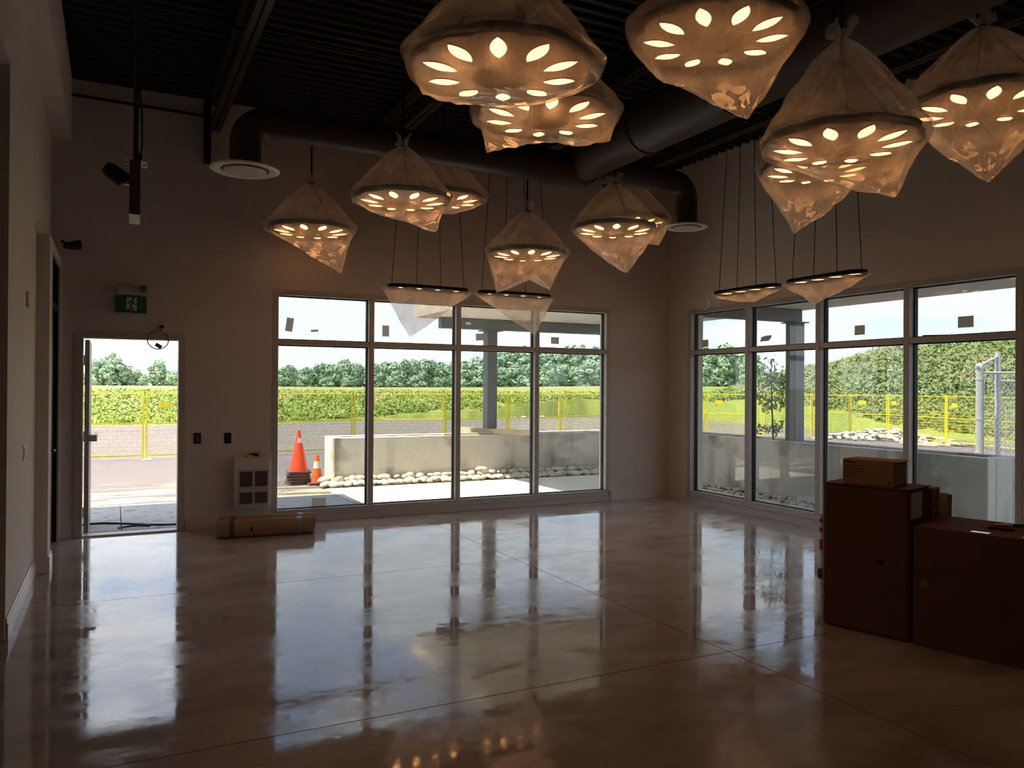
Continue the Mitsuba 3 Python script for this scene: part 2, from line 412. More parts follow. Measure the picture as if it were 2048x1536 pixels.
# windows: built along u (0..4.66) at depth w inwards; mapped to the two walls
def window(n, fmap, L, label):
    kw = tagk(key_for(f'window_{n}'), kind='structure', label=label)
    B = lambda u0, u1, w0, w1, z0, z1, ch=0.004: box(*fmap(u0, u1, w0, w1), z0, z1, ch)
    pitch = (L - 0.06) / 4
    us = [0.03 + pitch * i for i in range(5)]
    hw = 0.032
    put('sill', shp(cat_(B(0, L, -0.004, 0.15, 0.0, 0.075), B(0, L, 0.012, 0.15, 0.075, 0.155)), 'm_alu'), kw)
    put('head', shp(B(0, L, -0.004, 0.15, WZ - 0.062, WZ), 'm_alu'), kw)
    for u in (us[0], us[-1]):
        put('jamb', shp(B(u - 0.03, u + 0.04 if u == us[0] else u + 0.03, -0.004, 0.15, 0.155, WZ - 0.062) if u == us[0] else B(u - 0.04, u + 0.03, -0.004, 0.15, 0.155, WZ - 0.062), 'm_alu'), kw)
    for u in us[1:-1]:
        put('mullion', shp(B(u - hw, u + hw, 0.0, 0.15, 0.155, WZ - 0.062), 'm_alu'), kw)
    for a, b in zip(us[:-1], us[1:]):
        a2, b2 = a + (0.04 if a == us[0] else hw), b - (0.04 if b == us[-1] else hw)
        put('transom_rail', shp(B(a2, b2, 0.004, 0.145, 2.082, 2.142), 'm_alu'), kw)
        for z0, z1 in ((0.155, 2.082), (2.142, WZ - 0.062)):
            put('gasket', shp(cat_(B(a2, b2, 0.075, 0.125, z0, z0 + 0.010, 0), B(a2, b2, 0.075, 0.125, z1 - 0.012, z1, 0), B(a2, a2 + 0.012, 0.075, 0.125, z0, z1, 0), B(b2 - 0.012, b2, 0.075, 0.125, z0, z1, 0)), 'm_gasket'), kw)
            x0, x1, y0, y1 = fmap(a2 + 0.004, b2 - 0.004, 0.10, 0.10)
            q = trimesh.Trimesh([[x0, y0, z0 + 0.004], [x1, y1, z0 + 0.004], [x1, y1, z1 - 0.004], [x0, y0, z1 - 0.004]], [[0, 1, 2], [0, 2, 3]], process=False)
            put('pane', shp(q, 'm_glass'), kw)
    return us


us1 = window(1, lambda u0, u1, w0, w1: (W1X0 + u0, W1X0 + u1, YB + w0, YB + w1), W1X1 - W1X0, 'wide grey framed window of eight panes in the back wall')
us2 = window(2, lambda u0, u1, w0, w1: (XR + w0, XR + w1, W2Y1 - u0, W2Y1 - u1), W2Y1 - W2Y0, 'wide grey framed window of eight panes in the right wall')

# ---------------------------------------------------------------- roof joists, bridging, ducts
for xj, lb in [(0.97, 'open web steel roof joist above the left diffuser'), (2.84, 'second open web steel roof joist from the left wall'), (4.62, 'third open web steel roof joist, above the round duct'), (6.15, 'open web steel roof joist nearest the right wall')]:
    kj = thing('roof_joist', lb, 'roof joist')
    zb = 4.42
    put('top_chord', shp(cat_(box(xj - 0.065, xj - 0.008, -4.2, YB, ZC - 0.055, ZC - 0.002), box(xj + 0.008, xj + 0.065, -4.2, YB, ZC - 0.055, ZC - 0.002)), 'm_joist'), kj)
    put('bottom_chord', shp(cat_(box(xj - 0.06, xj - 0.008, -4.2, YB - 0.05, zb, zb + 0.05), box(xj + 0.008, xj + 0.06, -4.2, YB - 0.05, zb, zb + 0.05)), 'm_joist'), kj)
    yy = YB - 0.1
    s = 0
    while yy > -3.8:
        a, b = (ZC - 0.05, zb + 0.03) if s % 2 == 0 else (zb + 0.03, ZC - 0.05)
        put('web_bar', shp(tube([(xj, yy, a), (xj, yy - 0.42, b)], 0.011, 5), 'm_joist'), kj)
        yy -= 0.42
        s += 1
put('bearing_post', shp(box(0.86, 0.93, YB - 0.12, YB - 0.004, 4.06, ZC - 0.03), 'm_black'), label='dark steel seat post under the left roof joist on the back wall', cat='steel post')
put('bridging_angle', shp(tube([(-0.42, YB - 0.05, 4.60), (0.9, YB - 0.05, 4.58)], 0.016, 6), 'm_black'), label='thin black rod running along the back wall to the first joist', cat='steel rod')
for yy in (6.05, 7.1):
    put('bridging_angle', shp(tube([(-0.42, yy, 4.66), (XR, yy, 4.66)], 0.014, 6), 'm_black'), label='black bridging rod under the deck, ' + ('the one nearer the camera' if yy < 6.5 else 'the one nearer the back wall'), cat='steel rod', group='bridging rods under the deck')


def arc(c, a, b, r0, n=9):
    """quarter circle from centre c: c + r0*(cos t * a + sin t * b)"""
    t = np.linspace(0, PI / 2, n)
    return [tuple(np.array(c) + r0 * (math.cos(q) * np.array(a) + math.sin(q) * np.array(b))) for q in t]


YD = 7.41
kt = thing('round_duct', 'dark round ventilation duct running along the ceiling to two diffusers', 'duct')
put('main_run', shp(tube([(4.53, -4.1, 4.10), (4.53, YD - 0.35, 4.10), (4.53, YD - 0.1, 4.08), (4.53, YD + 0.08, 4.03), (4.53, YD + 0.16, 4.0)], [0.25, 0.25, 0.24, 0.20, 0.12], 28), 'm_duct', 40), kt)
R1, CX = 0.135, 1.03
p1 = [(4.6, YD, 3.98), (3.2, YD, 3.98), (CX + 0.2, YD, 3.98)] + arc((CX + 0.2, YD, 3.78), (0, 0, 1), (-1, 0, 0), 0.2)[1:] + [(CX, YD, 3.56)]
put('left_branch', shp(tube(p1, [0.19, 0.15] + [R1] * (len(p1) - 2), 24), 'm_duct', 40), kt)
CX2 = 6.0
p2 = [(4.7, YD, 4.02), (5.4, YD, 4.02), (CX2 - 0.2, YD, 4.02)] + arc((CX2 - 0.2, YD, 3.82), (0, 0, 1), (1, 0, 0), 0.2)[1:] + [(CX2, YD, 3.52)]
put('right_branch', shp(tube(p2, [0.15] + [0.127] * (len(p2) - 1), 24), 'm_duct', 40), kt)
for yy in np.arange(-3.4, YD - 0.4, 1.2):
    put('joint_band', shp(mv(rot(lathe([(0.252, -0.02), (0.262, -0.02), (0.262, 0.02), (0.252, 0.02)], 28, True), [1, 0, 0], 90), 4.53, yy, 4.10), 'm_duct', 40), kt)


def diffuser(x, y, z, R, label):
    k = thing('ceiling_diffuser', label, 'air diffuser')
    put('ring', shp(mv(lathe([(R * 0.62, 0.03), (R * 0.70, 0.0), (R * 0.9, -0.012), (R, 0.0), (R * 1.0, 0.012), (R * 0.9, 0.006), (R * 0.46, 0.05), (R * 0.46, 0.045)], 48, True), x, y, z), 'm_white', 30), k)
    put('centre_plate', shp(mv(lathe([(0.0, -0.022), (R * 0.45, -0.022), (R * 0.63, -0.012), (R * 0.63, -0.004), (R * 0.4, 0.0), (0.0, 0.0)], 48), x, y, z), 'm_offwhite', 30), k)
    put('vane_ring', shp(mv(lathe([(R * 0.66, 0.0), (R * 0.68, -0.004), (R * 0.66, 0.028), (R * 0.64, 0.03)], 48, True), x, y, z), 'm_grille', 30), k)


diffuser(CX, YD, 3.53, 0.30, 'round white air diffuser under the duct elbow at upper left')
diffuser(CX2, YD, 3.50, 0.25, 'round white air diffuser under the duct elbow near the room corner')

# ---------------------------------------------------------------- pendant lamps and their plastic bags
R = 0.45
NL = 10


def vesica(L, W, n=9):
    t = np.linspace(-1, 1, n)
    x = t * L / 2
    y = W / 2 * (1 - t * t) ** 0.9
    return np.array(list(zip(x, y)) + list(zip(x[::-1], -y[::-1])))[[*range(n), *range(n + 1, 2 * n - 1)]]


def lens_mesh():
    o = vesica(0.172, 0.078)
    n = len(o)
    v = [np.c_[o * s, np.full(n, z)] for s, z in ((1, 0.0), (0.7, -0.006), (0.3, -0.008))]
    v = np.vstack(v + [np.array([[0, 0, -0.0085]])])
    f = []
    for r in range(2):
        for j in range(n):
            k = (j + 1) % n
            f += [[r * n + j, r * n + k, (r + 1) * n + k], [r * n + j, (r + 1) * n + k, (r + 1) * n + j]]
    f += [[2 * n + j, 2 * n + (j + 1) % n, 3 * n] for j in range(n)]
    m = trimesh.Trimesh(v, np.array(f), process=False)
    if m.face_normals[:, 2].mean() > 0:
        m.invert()
    return m


LENS = lens_mesh()
lens_shape = {**shp(LENS, 'm_lens', True), 'emitter': {'type': 'area', 'radiance': {'type': 'rgb', 'value': [LAMP * 1.12, LAMP * 0.48, LAMP * 0.16]}}}
UP = LENS.copy()
UP.apply_transform(trimesh.transformations.rotation_matrix(PI, [1, 0, 0]))
upglow_shape = {**shp(UP, 'm_lens', True), 'emitter': {'type': 'area', 'radiance': {'type': 'rgb', 'value': [LAMP * 0.17, LAMP * 0.07, LAMP * 0.022]}}}  # added upward glow that brightens the bag tops, no real lens
th = np.linspace(0, 2 * PI, 241)[:-1]
rs = R * (0.925 + 0.075 * np.sqrt(np.abs(np.sin(th * NL / 2))))
outer = sg.Polygon(np.c_[rs * np.cos(th), rs * np.sin(th)])
inner = outer.buffer(-0.014)
rim_shape = shp(extr(outer.difference(inner), 0.048, -0.02), 'm_rim', 35)
nr, nt = 8, len(th)


def plate_mesh(dz, flip):
    v, f = [], []
    for i in range(nr + 1):
        u = i / nr
        rr = 0.15 * (1 - u) + rs * 0.975 * u
        v.append(np.c_[rr * np.cos(th), rr * np.sin(th), -0.06 * (1 - rr / 0.44) - 0.012 + dz])
    for i in range(nr):
        for j in range(nt):
            k = (j + 1) % nt
            f += [[i * nt + j, (i + 1) * nt + j, (i + 1) * nt + k], [i * nt + j, (i + 1) * nt + k, i * nt + k]]
    m = trimesh.Trimesh(np.vstack(v), np.array(f), process=False)
    if flip:
        m.invert()
    return m


plate_shape = shp(cat_(plate_mesh(0, True), plate_mesh(0.018, False), lathe([(0.15, -0.06 * (1 - 0.15 / 0.44) - 0.012), (0.147, -0.043), (0.15, -0.06 * (1 - 0.15 / 0.44) + 0.006)], 48)), 'm_plate', 30)
hub_shape = shp(lathe([(0.0, 0.455), (0.012, 0.46), (0.035, 0.465), (0.035, 0.50), (0.012, 0.51), (0.0, 0.51)], 20), 'm_rim', 30)
cable_shapes = [shp(tube([(0.02 * math.cos(a), 0.02 * math.sin(a), 0.48), (0.36 * math.cos(a), 0.36 * math.sin(a), 0.03)], 0.004, 5), 'm_rim') for a in (0.3, 0.3 + 2 * PI / 3, 0.3 + 4 * PI / 3)]


def bag_mesh(rx, ry, tips, sag, neck, seed, nth=132, nru=34):
    """film pulled over a lamp: closed below with hanging corners, gathered above (neck = height, or None for an open top)"""
    th = np.arange(nth) * 2 * PI / nth
    r0 = np.random.default_rng(seed)
    ph = r0.uniform(0, 6.28, 6)
    rimk = 1.045 + 0.03 * np.sin(2 * th + ph[0]) + 0.018 * np.sin(5 * th + ph[1]) + 0.05 * np.maximum(0, np.cos(th - ph[5])) ** 12
    cx, cy = np.cos(th), np.sin(th)
    rings = []
    tp = []
    for (tx, ty, tz, *pw) in tips:
        q = np.array([tx / rx, ty / ry])
        l = np.linalg.norm(q)
        if l > 0.93:
            q *= 0.93 / l
        tp.append((q, -tz - 0.03, pw[0] if pw else 1.12))
    for i in range(nru + 1):
        u = max(i / nru, 1e-3) ** 0.85
        px, py = u * cx, u * cy
        dep = np.zeros(nth)
        for q, h, pw in tp:
            d = np.c_[px - q[0], py - q[1]]
            dist = np.linalg.norm(d, axis=1) + 1e-6
            e = d / dist[:, None]
            bq = e @ q
            s = -bq + np.sqrt(np.maximum(bq * bq + 1 - q @ q, 1e-9))
            ang = np.arctan2(e[:, 1], e[:, 0])
            x = np.clip(1 - dist / s, 0, 1)
            c = h * x ** pw * (1 + 0.08 * np.sin(5 * ang + ph[2]) * (1 - x) + 0.06 * np.sin(13 * ang + ph[3]) * (1 - x))
            dep = np.maximum(dep, c)
        dep = dep + sag * (1 - u * u)
        P = np.c_[px * rx * rimk, py * ry * rimk, -0.026 - dep]
        fade = min(1, 6 * (1 - u) + 0.15)
        nz = np.abs(meshkit.noise(P * 7 + seed * 3.7, seed) - 0.5) * 0.045 + np.abs(meshkit.noise(P * 19 + seed, seed + 5) - 0.5) * 0.014
        P[:, 2] -= (nz - 0.012) * fade
        rings.append(P)
    if neck:
        ns = 26
        for i in range(ns + 1):
            s = i / ns
            k = (1 - s) * 0.87 + 0.13 * (1 - s ** 9)
            fold = 1 + (0.10 * np.sin(7 * th + ph[4] + 2 * s) + 0.07 * np.sin(13 * th + ph[5])) * min(1, 2.2 * s) * (1 - 0.3 * s)
            rr = rx * k * fold * (rimk * (1 - s) + s) + 0.022 * (1 + 0.3 * np.sin(9 * th))
            P = np.c_[cx * rr, cy * rr * ry / rx, np.full(nth, 0.034 + s * (neck - 0.034))]
            P += (meshkit.noise(P * 9 + seed, seed + 2) - 0.5)[:, None] * 0.045 * np.c_[cx, cy, cx * 0] * math.sin(PI * min(1, s * 1.1 + 0.05))
            rings.append(P)
        for i in range(1, 7):
            s = i / 6
            rr = 0.026 + 0.055 * s * (0.7 + 0.45 * np.sin(4 * th + ph[0]) + 0.25 * np.sin(9 * th + ph[1]))
            P = np.c_[cx * rr, cy * rr, neck + 0.10 * s * (0.7 + 0.4 * np.sin(3 * th + ph[2]) + 0.2 * np.sin(8 * th))]
            rings.append(P)
    else:
        rings.append(np.c_[cx * rx * rimk, cy * ry * rimk, np.full(nth, -0.012)])
    v = np.vstack(rings)
    f = []
    idx = np.arange(nth)
    nx = (idx + 1) % nth
    for i in range(len(rings) - 1):
        a, b = i * nth, (i + 1) * nth
        f.append(np.c_[a + idx, b + idx, b + nx])
        f.append(np.c_[a + idx, b + nx, a + nx])
    return trimesh.Trimesh(v, np.vstack(f), process=False)


LAMPS = [  # centre, hanging corners of the bag (offsets), angle, label, bag label
    ((1.690, 3.512, 3.178), [(0.20, -0.36, -0.19, 2.0), (-0.36, 0.1, -0.14, 1.6)], 8, 'largest, nearest scalloped pendant lamp at top centre of the room', 'wrinkled clear bag hugging the nearest lamp at top centre'),
    ((2.956, 3.412, 3.560), [(0.08, -0.16, -0.44), (-0.32, -0.02, -0.30)], 20, 'scalloped pendant lamp cut by the top edge, right of centre', 'clear bag under the lamp cut by the top edge, sagging to one wide point'),
    ((3.886, 3.357, 3.083), [(0.20, -0.20, -0.31, 1.5), (-0.25, -0.10, -0.15)], 12, 'scalloped pendant lamp at right hanging in front of another lamp', 'clear bag with a tall cone top over the front lamp of the right pair'),
    ((5.283, 4.825, 3.463), [(-0.25, -0.01, -0.52)], 4, 'scalloped pendant lamp mostly hidden behind the right front lamp', 'clear bag below the hidden rear lamp at right, hanging in a long point'),
    ((4.972, 3.190, 3.442), [(-0.06, -0.08, -0.46)], 26, 'scalloped pendant lamp cut by the right edge of the view', 'clear bag on the lamp cut by the right edge, pulled down to a blunt tip'),
    ((2.476, 4.483, 3.372), [(-0.40, 0.02, -0.30, 2.4), (0.34, -0.20, -0.17, 1.6)], 15, 'scalloped pendant lamp half hidden behind the largest lamp at top centre', 'clear bag of the half hidden lamp with a small point at its left'),
    ((2.423, 7.166, 3.379), [(0.27, -0.20, -0.29, 1.8), (-0.22, -0.24, -0.18, 1.5)], 2, 'front lamp of the overlapping pair above the left window', 'clear bag over the front lamp of the pair above the left window'),
    ((3.244, 8.203, 3.695), [(0.0, -0.20, -0.12)], 22, 'rear lamp of the overlapping pair above the left window', 'clear tight bag over the rear lamp of the pair above the left window'),
    ((1.890, 8.648, 3.299), [(0.24, -0.28, -0.48, 1.7)], 10, 'leftmost scalloped pendant lamp, right of the round white diffuser', 'clear bag of the leftmost lamp, drawn down to a long sharp corner'),
    ((4.295, 8.190, 3.167), [(-0.36, 0.02, -0.46, 1.25), (0.27, -0.03, -0.37, 1.5)], 18, 'scalloped pendant lamp hanging low just above the two bar lamps', 'clear bag with two hanging corners above the bar lamps'),
    ((4.860, 7.215, 3.337), [(0.05, -0.16, -0.44)], 6, 'front lamp of the pair near the room corner', 'clear bag with a broad triangular tip on the front lamp near the corner'),
    ((5.713, 8.118, 3.670), [(0.26, -0.20, -0.27)], 14, 'rear lamp of the pair near the room corner, beside the right diffuser', 'clear bag of the rear lamp near the room corner'),
]
for i, (c, tips, ang, lb, lb2) in enumerate(LAMPS):
    M = T().translate(list(c)).rotate([0, 0, 1], ang)
    k = thing('pendant_lamp', lb, 'pendant lamp', 'scalloped pendant lamps')
    put('rim', moved(rim_shape, M), k, label='dark scalloped rim')
    put('reflector', moved(plate_shape, M), k, label='bronze underside')
    put('hub', moved(hub_shape, M), k)
    for s in cable_shapes:
        put('cable', moved(s, M), k)
    put('rod', shp(tube([(c[0], c[1], c[2] + 0.50), (c[0], c[1], ZC)], 0.011, 8), 'm_black'), k, label='black hanging rod')
    for j in range(NL):
        a = (j + 0.5) * 2 * PI / NL
        ML = M @ T().rotate([0, 0, 1], math.degrees(a)) @ T().translate([0.305, 0, -0.06 * (1 - 0.305 / 0.44) - 0.016]) @ T().rotate([0, 1, 0], -7.8)
        put('lens', moved(lens_shape, ML), k, label='glowing leaf-shaped lens' if j == 0 else None)
        put('added_upglow', moved(upglow_shape, ML @ T().translate([0.03, 0, 0.030])), k)  # added glow patch above each lens, lights the bag cone
    bm = bag_mesh(R, R, tips, 0.085, 0.50 if i not in (2, 3) else 0.62, 11 + i)
    put('plastic_bag', shp(mv(bm, *c), 'm_bag', 45), label=lb2, cat='plastic bag', group='plastic bags over the pendant lamps')

# bar lamps along the windows
LL, LW = 1.0, 0.25
tt = np.linspace(-1, 1, 161)
half = LW / 2 * (0.86 + 0.14 * np.sqrt(np.abs(np.sin((tt + 1) * PI * 2)))) * np.minimum(1, (1 - np.abs(tt) ** 6) ** 0.5 + 0.02)
bo = sg.Polygon(np.vstack([np.c_[tt * LL / 2, half], np.c_[tt[::-1] * LL / 2, -half[::-1]]])).buffer(0)
brim = shp(extr(bo.difference(bo.buffer(-0.012)), 0.045, -0.0225), 'm_rim', 35)
bplate = shp(extr(bo.buffer(-0.004), 0.02, 0.0), 'm_plate')
for c, rz, tips, lb, lb2 in [
    ((3.27, 8.7, 2.75), 3.0, [(-0.23, -0.02, -0.55)], 'left bar pendant lamp with four lenses in front of the left window', 'clear bag hanging from the left bar lamp in a sharp triangle against the sky'),
    ((4.40, 8.7, 2.745), 2.0, [(0.27, -0.02, -0.46)], 'right bar pendant lamp with four lenses in front of the left window', 'clear bag hanging from the right bar lamp before the left window'),
    ((6.6, 7.05, 2.76), 91, [(-0.10, 0.0, -0.11)], 'bar pendant lamp with four lenses nearer the corner at the right window', 'short clear bag on the bar lamp nearer the corner at the right window'),
    ((6.6, 5.9, 2.765), 89, [(0.12, 0.0, -0.22)], 'bar pendant lamp with four lenses above the middle of the right window', 'clear bag on the bar lamp above the middle of the right window')]:
    M = T().translate(list(c)).rotate([0, 0, 1], rz)
    k = thing('bar_lamp', lb, 'pendant lamp', 'bar lamps along the windows')
    put('rim', moved(brim, M), k, label='dark scalloped rim')
    put('reflector', moved(bplate, M), k)
    for j in range(4):
        x = (j - 1.5) * 0.235
        put('lens', moved(lens_shape, M @ T().translate([x, 0, -0.004]) @ T().rotate([0, 0, 1], 62) @ T().scale([0.95, 0.9, 1])), k)
        a, b = math.cos(math.radians(rz)), math.sin(math.radians(rz))
        p0 = np.array([c[0] + x * a * 1.3, c[1] + x * b * 1.3, c[2] + 0.02])
        p1_ = np.array([c[0] + x * a * 0.9, c[1] + x * b * 0.9, ZC])
        put('cable', shp(tube([p0, p1_], 0.004, 5), 'm_black'), k)
    bm = rot(bag_mesh(0.53, 0.15, tips, 0.05, None, 40 + int(c[0] * 10 + c[1])), [0, 0, 1], rz)
    put('plastic_bag', shp(mv(bm, *c), 'm_bag', 45), label=lb2, cat='plastic bag', group='plastic bags over the bar lamps')
rb = [(6.55, 7.60, 2.76), (6.52, 7.66, 2.70), (6.54, 7.64, 2.62), (6.5, 7.70, 2.56)]
v = []
for p in rb:
    v += [[p[0], p[1] - 0.045, p[2]], [p[0] + 0.03, p[1] + 0.045, p[2] + 0.01]]
put('film_strip', shp(trimesh.Trimesh(v, [[a + q, b + q, c_ + q] for q in (0, 2, 4) for a, b, c_ in ((0, 1, 3), (0, 3, 2))], process=False), 'm_bag', True), label='loose strip of clear film hanging off the bar lamp by the corner', cat='plastic film')

# ---------------------------------------------------------------- things on the walls
kx = thing('exit_sign', 'green running man exit sign above the open door', 'exit sign')
put('housing', shp(box(0.0, 0.30, YB - 0.05, YB - 0.001, 2.375, 2.545, 0.004), 'm_black'), kx)
put('face', shp(box(0.004, 0.296, YB - 0.054, YB - 0.05, 2.38, 2.54), 'm_green'), kx, label='green sign face')
put('white_field', shp(box(0.105, 0.205, YB - 0.057, YB - 0.054, 2.392, 2.532), 'm_paper'), kx)


def flat_path(pts, w):
    return sg.LineString(pts).buffer(w, cap_style=1)


man = flat_path([(0.165, 0.475), (0.150, 0.445), (0.147, 0.415)], 0.0085).union(flat_path([(0.147, 0.415), (0.165, 0.385), (0.180, 0.345)], 0.0065)).union(
    flat_path([(0.147, 0.415), (0.138, 0.380), (0.108, 0.375)], 0.0065)).union(flat_path([(0.160, 0.472), (0.135, 0.465), (0.117, 0.445)], 0.0055)).union(
    flat_path([(0.160, 0.466), (0.175, 0.445), (0.202, 0.440)], 0.0055)).union(sg.Point(0.168, 0.497).buffer(0.013))
mm = rot(extr(man, 0.003), [1, 0, 0], 90)
put('running_figure', shp(mv(mm, 0, YB - 0.0572, 2.02), 'm_green'), kx)
ke = thing('emergency_light', 'emergency light unit with a round head above the exit sign', 'emergency light')
put('body', shp(box(0.01, 0.25, YB - 0.09, YB - 0.001, 2.56, 2.66, 0.015), 'm_offwhite'), ke)
put('lamp_head', shp(mv(rot(lathe([(0, 0.05), (0.028, 0.05), (0.036, 0.03), (0.036, -0.03), (0.02, -0.05), (0, -0.05)], 24), [1, 0, 0], 90), 0.262, YB - 0.11, 2.622), 'm_grille', 30), ke)
kc = thing('cable_loop', 'loose cable loop with a plug hanging from the wall over the door', 'cable')
t = np.linspace(-1.1, 5.4, 40)
loop = [(0.455, YB - 0.01, 2.235)] + [(0.415 + 0.105 * math.cos(2.3 + q * 0.92), YB - 0.035 - 0.01 * math.sin(q), 2.09 + 0.10 * math.sin(2.3 + q * 0.92)) for q in t]
put('cord', shp(tube(loop, 0.005, 6), 'm_grille', 40), kc)
put('plug', shp(rot(box(0.385, 0.455, YB - 0.06, YB - 0.025, 2.005, 2.045, 0.006), [0, 1, 0], 32, (0.42, YB, 2.025)), 'm_grille'), kc)
put('wall_box', shp(box(0.43, 0.475, YB - 0.018, YB, 2.225, 2.25, 0.004), 'm_black'), kc)

ks = thing('switch_plate', 'dark brown switch plate right of the open door', 'switch plate')
put('plate', shp(box(0.785, 0.86, YB - 0.008, YB, 0.955, 1.075, 0.003), 'm_print'), ks)
put('rocker', shp(box(0.808, 0.838, YB - 0.013, YB - 0.008, 0.98, 1.05, 0.002), 'm_rubber'), ks)
ks = thing('switch_plate', 'black switch plate above the white wall heater', 'switch plate')
put('plate', shp(box(1.105, 1.18, YB - 0.008, YB, 0.95, 1.07, 0.003), 'm_black'), ks)
put('rocker', shp(box(1.128, 1.158, YB - 0.013, YB - 0.008, 0.975, 1.045, 0.002), 'm_black'), ks)
ks = thing('wall_outlet', 'pale outlet plate right of the left window', 'outlet')
put('plate', shp(box(6.70, 6.775, YB - 0.008, YB, 0.36, 0.48, 0.003), 'm_trim'), ks)
for z in (0.39, 0.435):
    put('socket', shp(box(6.722, 6.753, YB - 0.011, YB - 0.008, z - 0.013, z + 0.013, 0.002), 'm_offwhite'), ks)
ks = thing('switch_plate', 'white switch plate on the bright left wall', 'switch plate')
put('plate', shp(box(XL, XL + 0.008, 6.84, 6.915, 1.03, 1.15, 0.003), 'm_white'), ks)
put('rocker', shp(box(XL + 0.008, XL + 0.013, 6.862, 6.893, 1.055, 1.125, 0.002), 'm_white'), ks)
put('wall_sensor', shp(box(XL, XL + 0.016, 6.96, 7.02, 2.18, 2.30, 0.005), 'm_offwhite'), label='small beige sensor high on the bright left wall', cat='wall sensor')
kq = thing('wall_spotlight', 'small black spotlight head on the left wall by the back corner', 'spotlight')
put('head', shp(mv(rot(lathe([(0, 0.09), (0.045, 0.085), (0.05, 0.05), (0.035, -0.05), (0.02, -0.08), (0, -0.08)], 24), [0, 1, 0], 80), -0.40, YB - 0.17, 3.02), 'm_black', 30), kq)
put('arm', shp(tube([(-0.497, YB - 0.17, 3.06), (-0.45, YB - 0.17, 3.03)], 0.014, 8), 'm_black'), kq)

kh = thing('wall_heater', 'white wall heater with four dark square grilles beside the window', 'heater')
put('cabinet', shp(box(1.205, 1.60, YB - 0.10, YB - 0.001, 0.22, 0.78, 0.008), 'm_trim'), kh)
put('front_panel', shp(box(1.245, 1.575, YB - 0.108, YB - 0.10, 0.25, 0.66, 0.003), 'm_offwhite'), kh)
for x in (1.262, 1.425):
    for z0, z1 in ((0.275, 0.40), (0.465, 0.635)):
        gk = put('grille', shp(box(x, x + 0.135, YB - 0.111, YB - 0.108, z0, z1), 'm_grille'), kh)
        n = int((z1 - z0) / 0.021)
        for q in range(n):
            z = z0 + (q + 0.5) * (z1 - z0) / n
            put('louvre', shp(rot(box(x + 0.004, x + 0.131, YB - 0.119, YB - 0.111, z - 0.003, z + 0.003), [1, 0, 0], 25, (x, YB - 0.115, z)), 'm_rubber'), gk)
kw_ = thing('wire_bundle', 'loose wire ends with a grey connector on top of the wall heater', 'wires')
put('connector', shp(rot(box(1.40, 1.47, YB - 0.07, YB - 0.03, 0.80, 0.835, 0.008), [0, 1, 0], 15, (1.44, YB, 0.81)), 'm_black'), kw_)
put('wire', shp(tube([(1.33, YB - 0.05, 0.785), (1.36, YB - 0.05, 0.82), (1.41, YB - 0.05, 0.83)], 0.006, 6), 'm_red', 40), kw_)
put('wire', shp(tube([(1.46, YB - 0.05, 0.82), (1.51, YB - 0.06, 0.86), (1.55, YB - 0.05, 0.835), (1.59, YB - 0.03, 0.82)], 0.006, 6), 'm_white', 40), kw_)
put('wire', shp(tube([(1.46, YB - 0.055, 0.815), (1.50, YB - 0.07, 0.835), (1.56, YB - 0.06, 0.81)], 0.006, 6), 'm_galv', 40), kw_)


# cardboard tubes on the floor
def roll(a, b, r, label):
    a, b = np.array(a), np.array(b)
    d = (b - a) / np.linalg.norm(b - a)
    L = np.linalg.norm(b - a)
    k = thing('cardboard_tube', label, 'cardboard tube', 'cardboard tubes on the floor')
    M = T().translate(a.tolist()) @ T().look_at(origin=[0, 0, 0], target=d.tolist(), up=[0, 0, 1])
    put('tube', moved(shp(lathe([(r - 0.006, 0), (r, 0.0), (r, L), (r - 0.006, L)], 36, True), 'm_tube', 40), M), k)
    put('end_plug', moved(shp(lathe([(0.0, 0.012), (r - 0.006, 0.012), (r - 0.006, 0.02), (0, 0.02)], 30), 'm_print', 40), M), k)
    put('end_plug', moved(shp(lathe([(0.0, L - 0.02), (r - 0.006, L - 0.02), (r - 0.006, L - 0.012), (0, L - 0.012)], 30), 'm_print', 40), M), k)
    put('tape_band', moved(shp(lathe([(r, L * 0.12), (r + 0.001, L * 0.12), (r + 0.001, L * 0.17), (r, L * 0.17)], 36, True), 'm_tapedark', 40), M), k)
    put('tape_band', moved(shp(lathe([(r, L * 0.82), (r + 0.001, L * 0.82), (r + 0.001, L * 0.87), (r, L * 0.87)], 36, True), 'm_tape', 40), M), k)
    return M, L


roll((0.97, 8.80, 0.092), (1.95, 8.71, 0.092), 0.092, 'front cardboard tube lying on the floor under the wall heater')
roll((1.02, 9.06, 0.092), (2.02, 8.97, 0.092), 0.092, 'rear cardboard tube lying behind another one under the wall heater')
put('torn_label', shp(box(1.29, 1.31, 8.675, 8.676, 0.07, 0.12), 'm_black'), label='small dark torn mark on the front cardboard tube', cat='label')

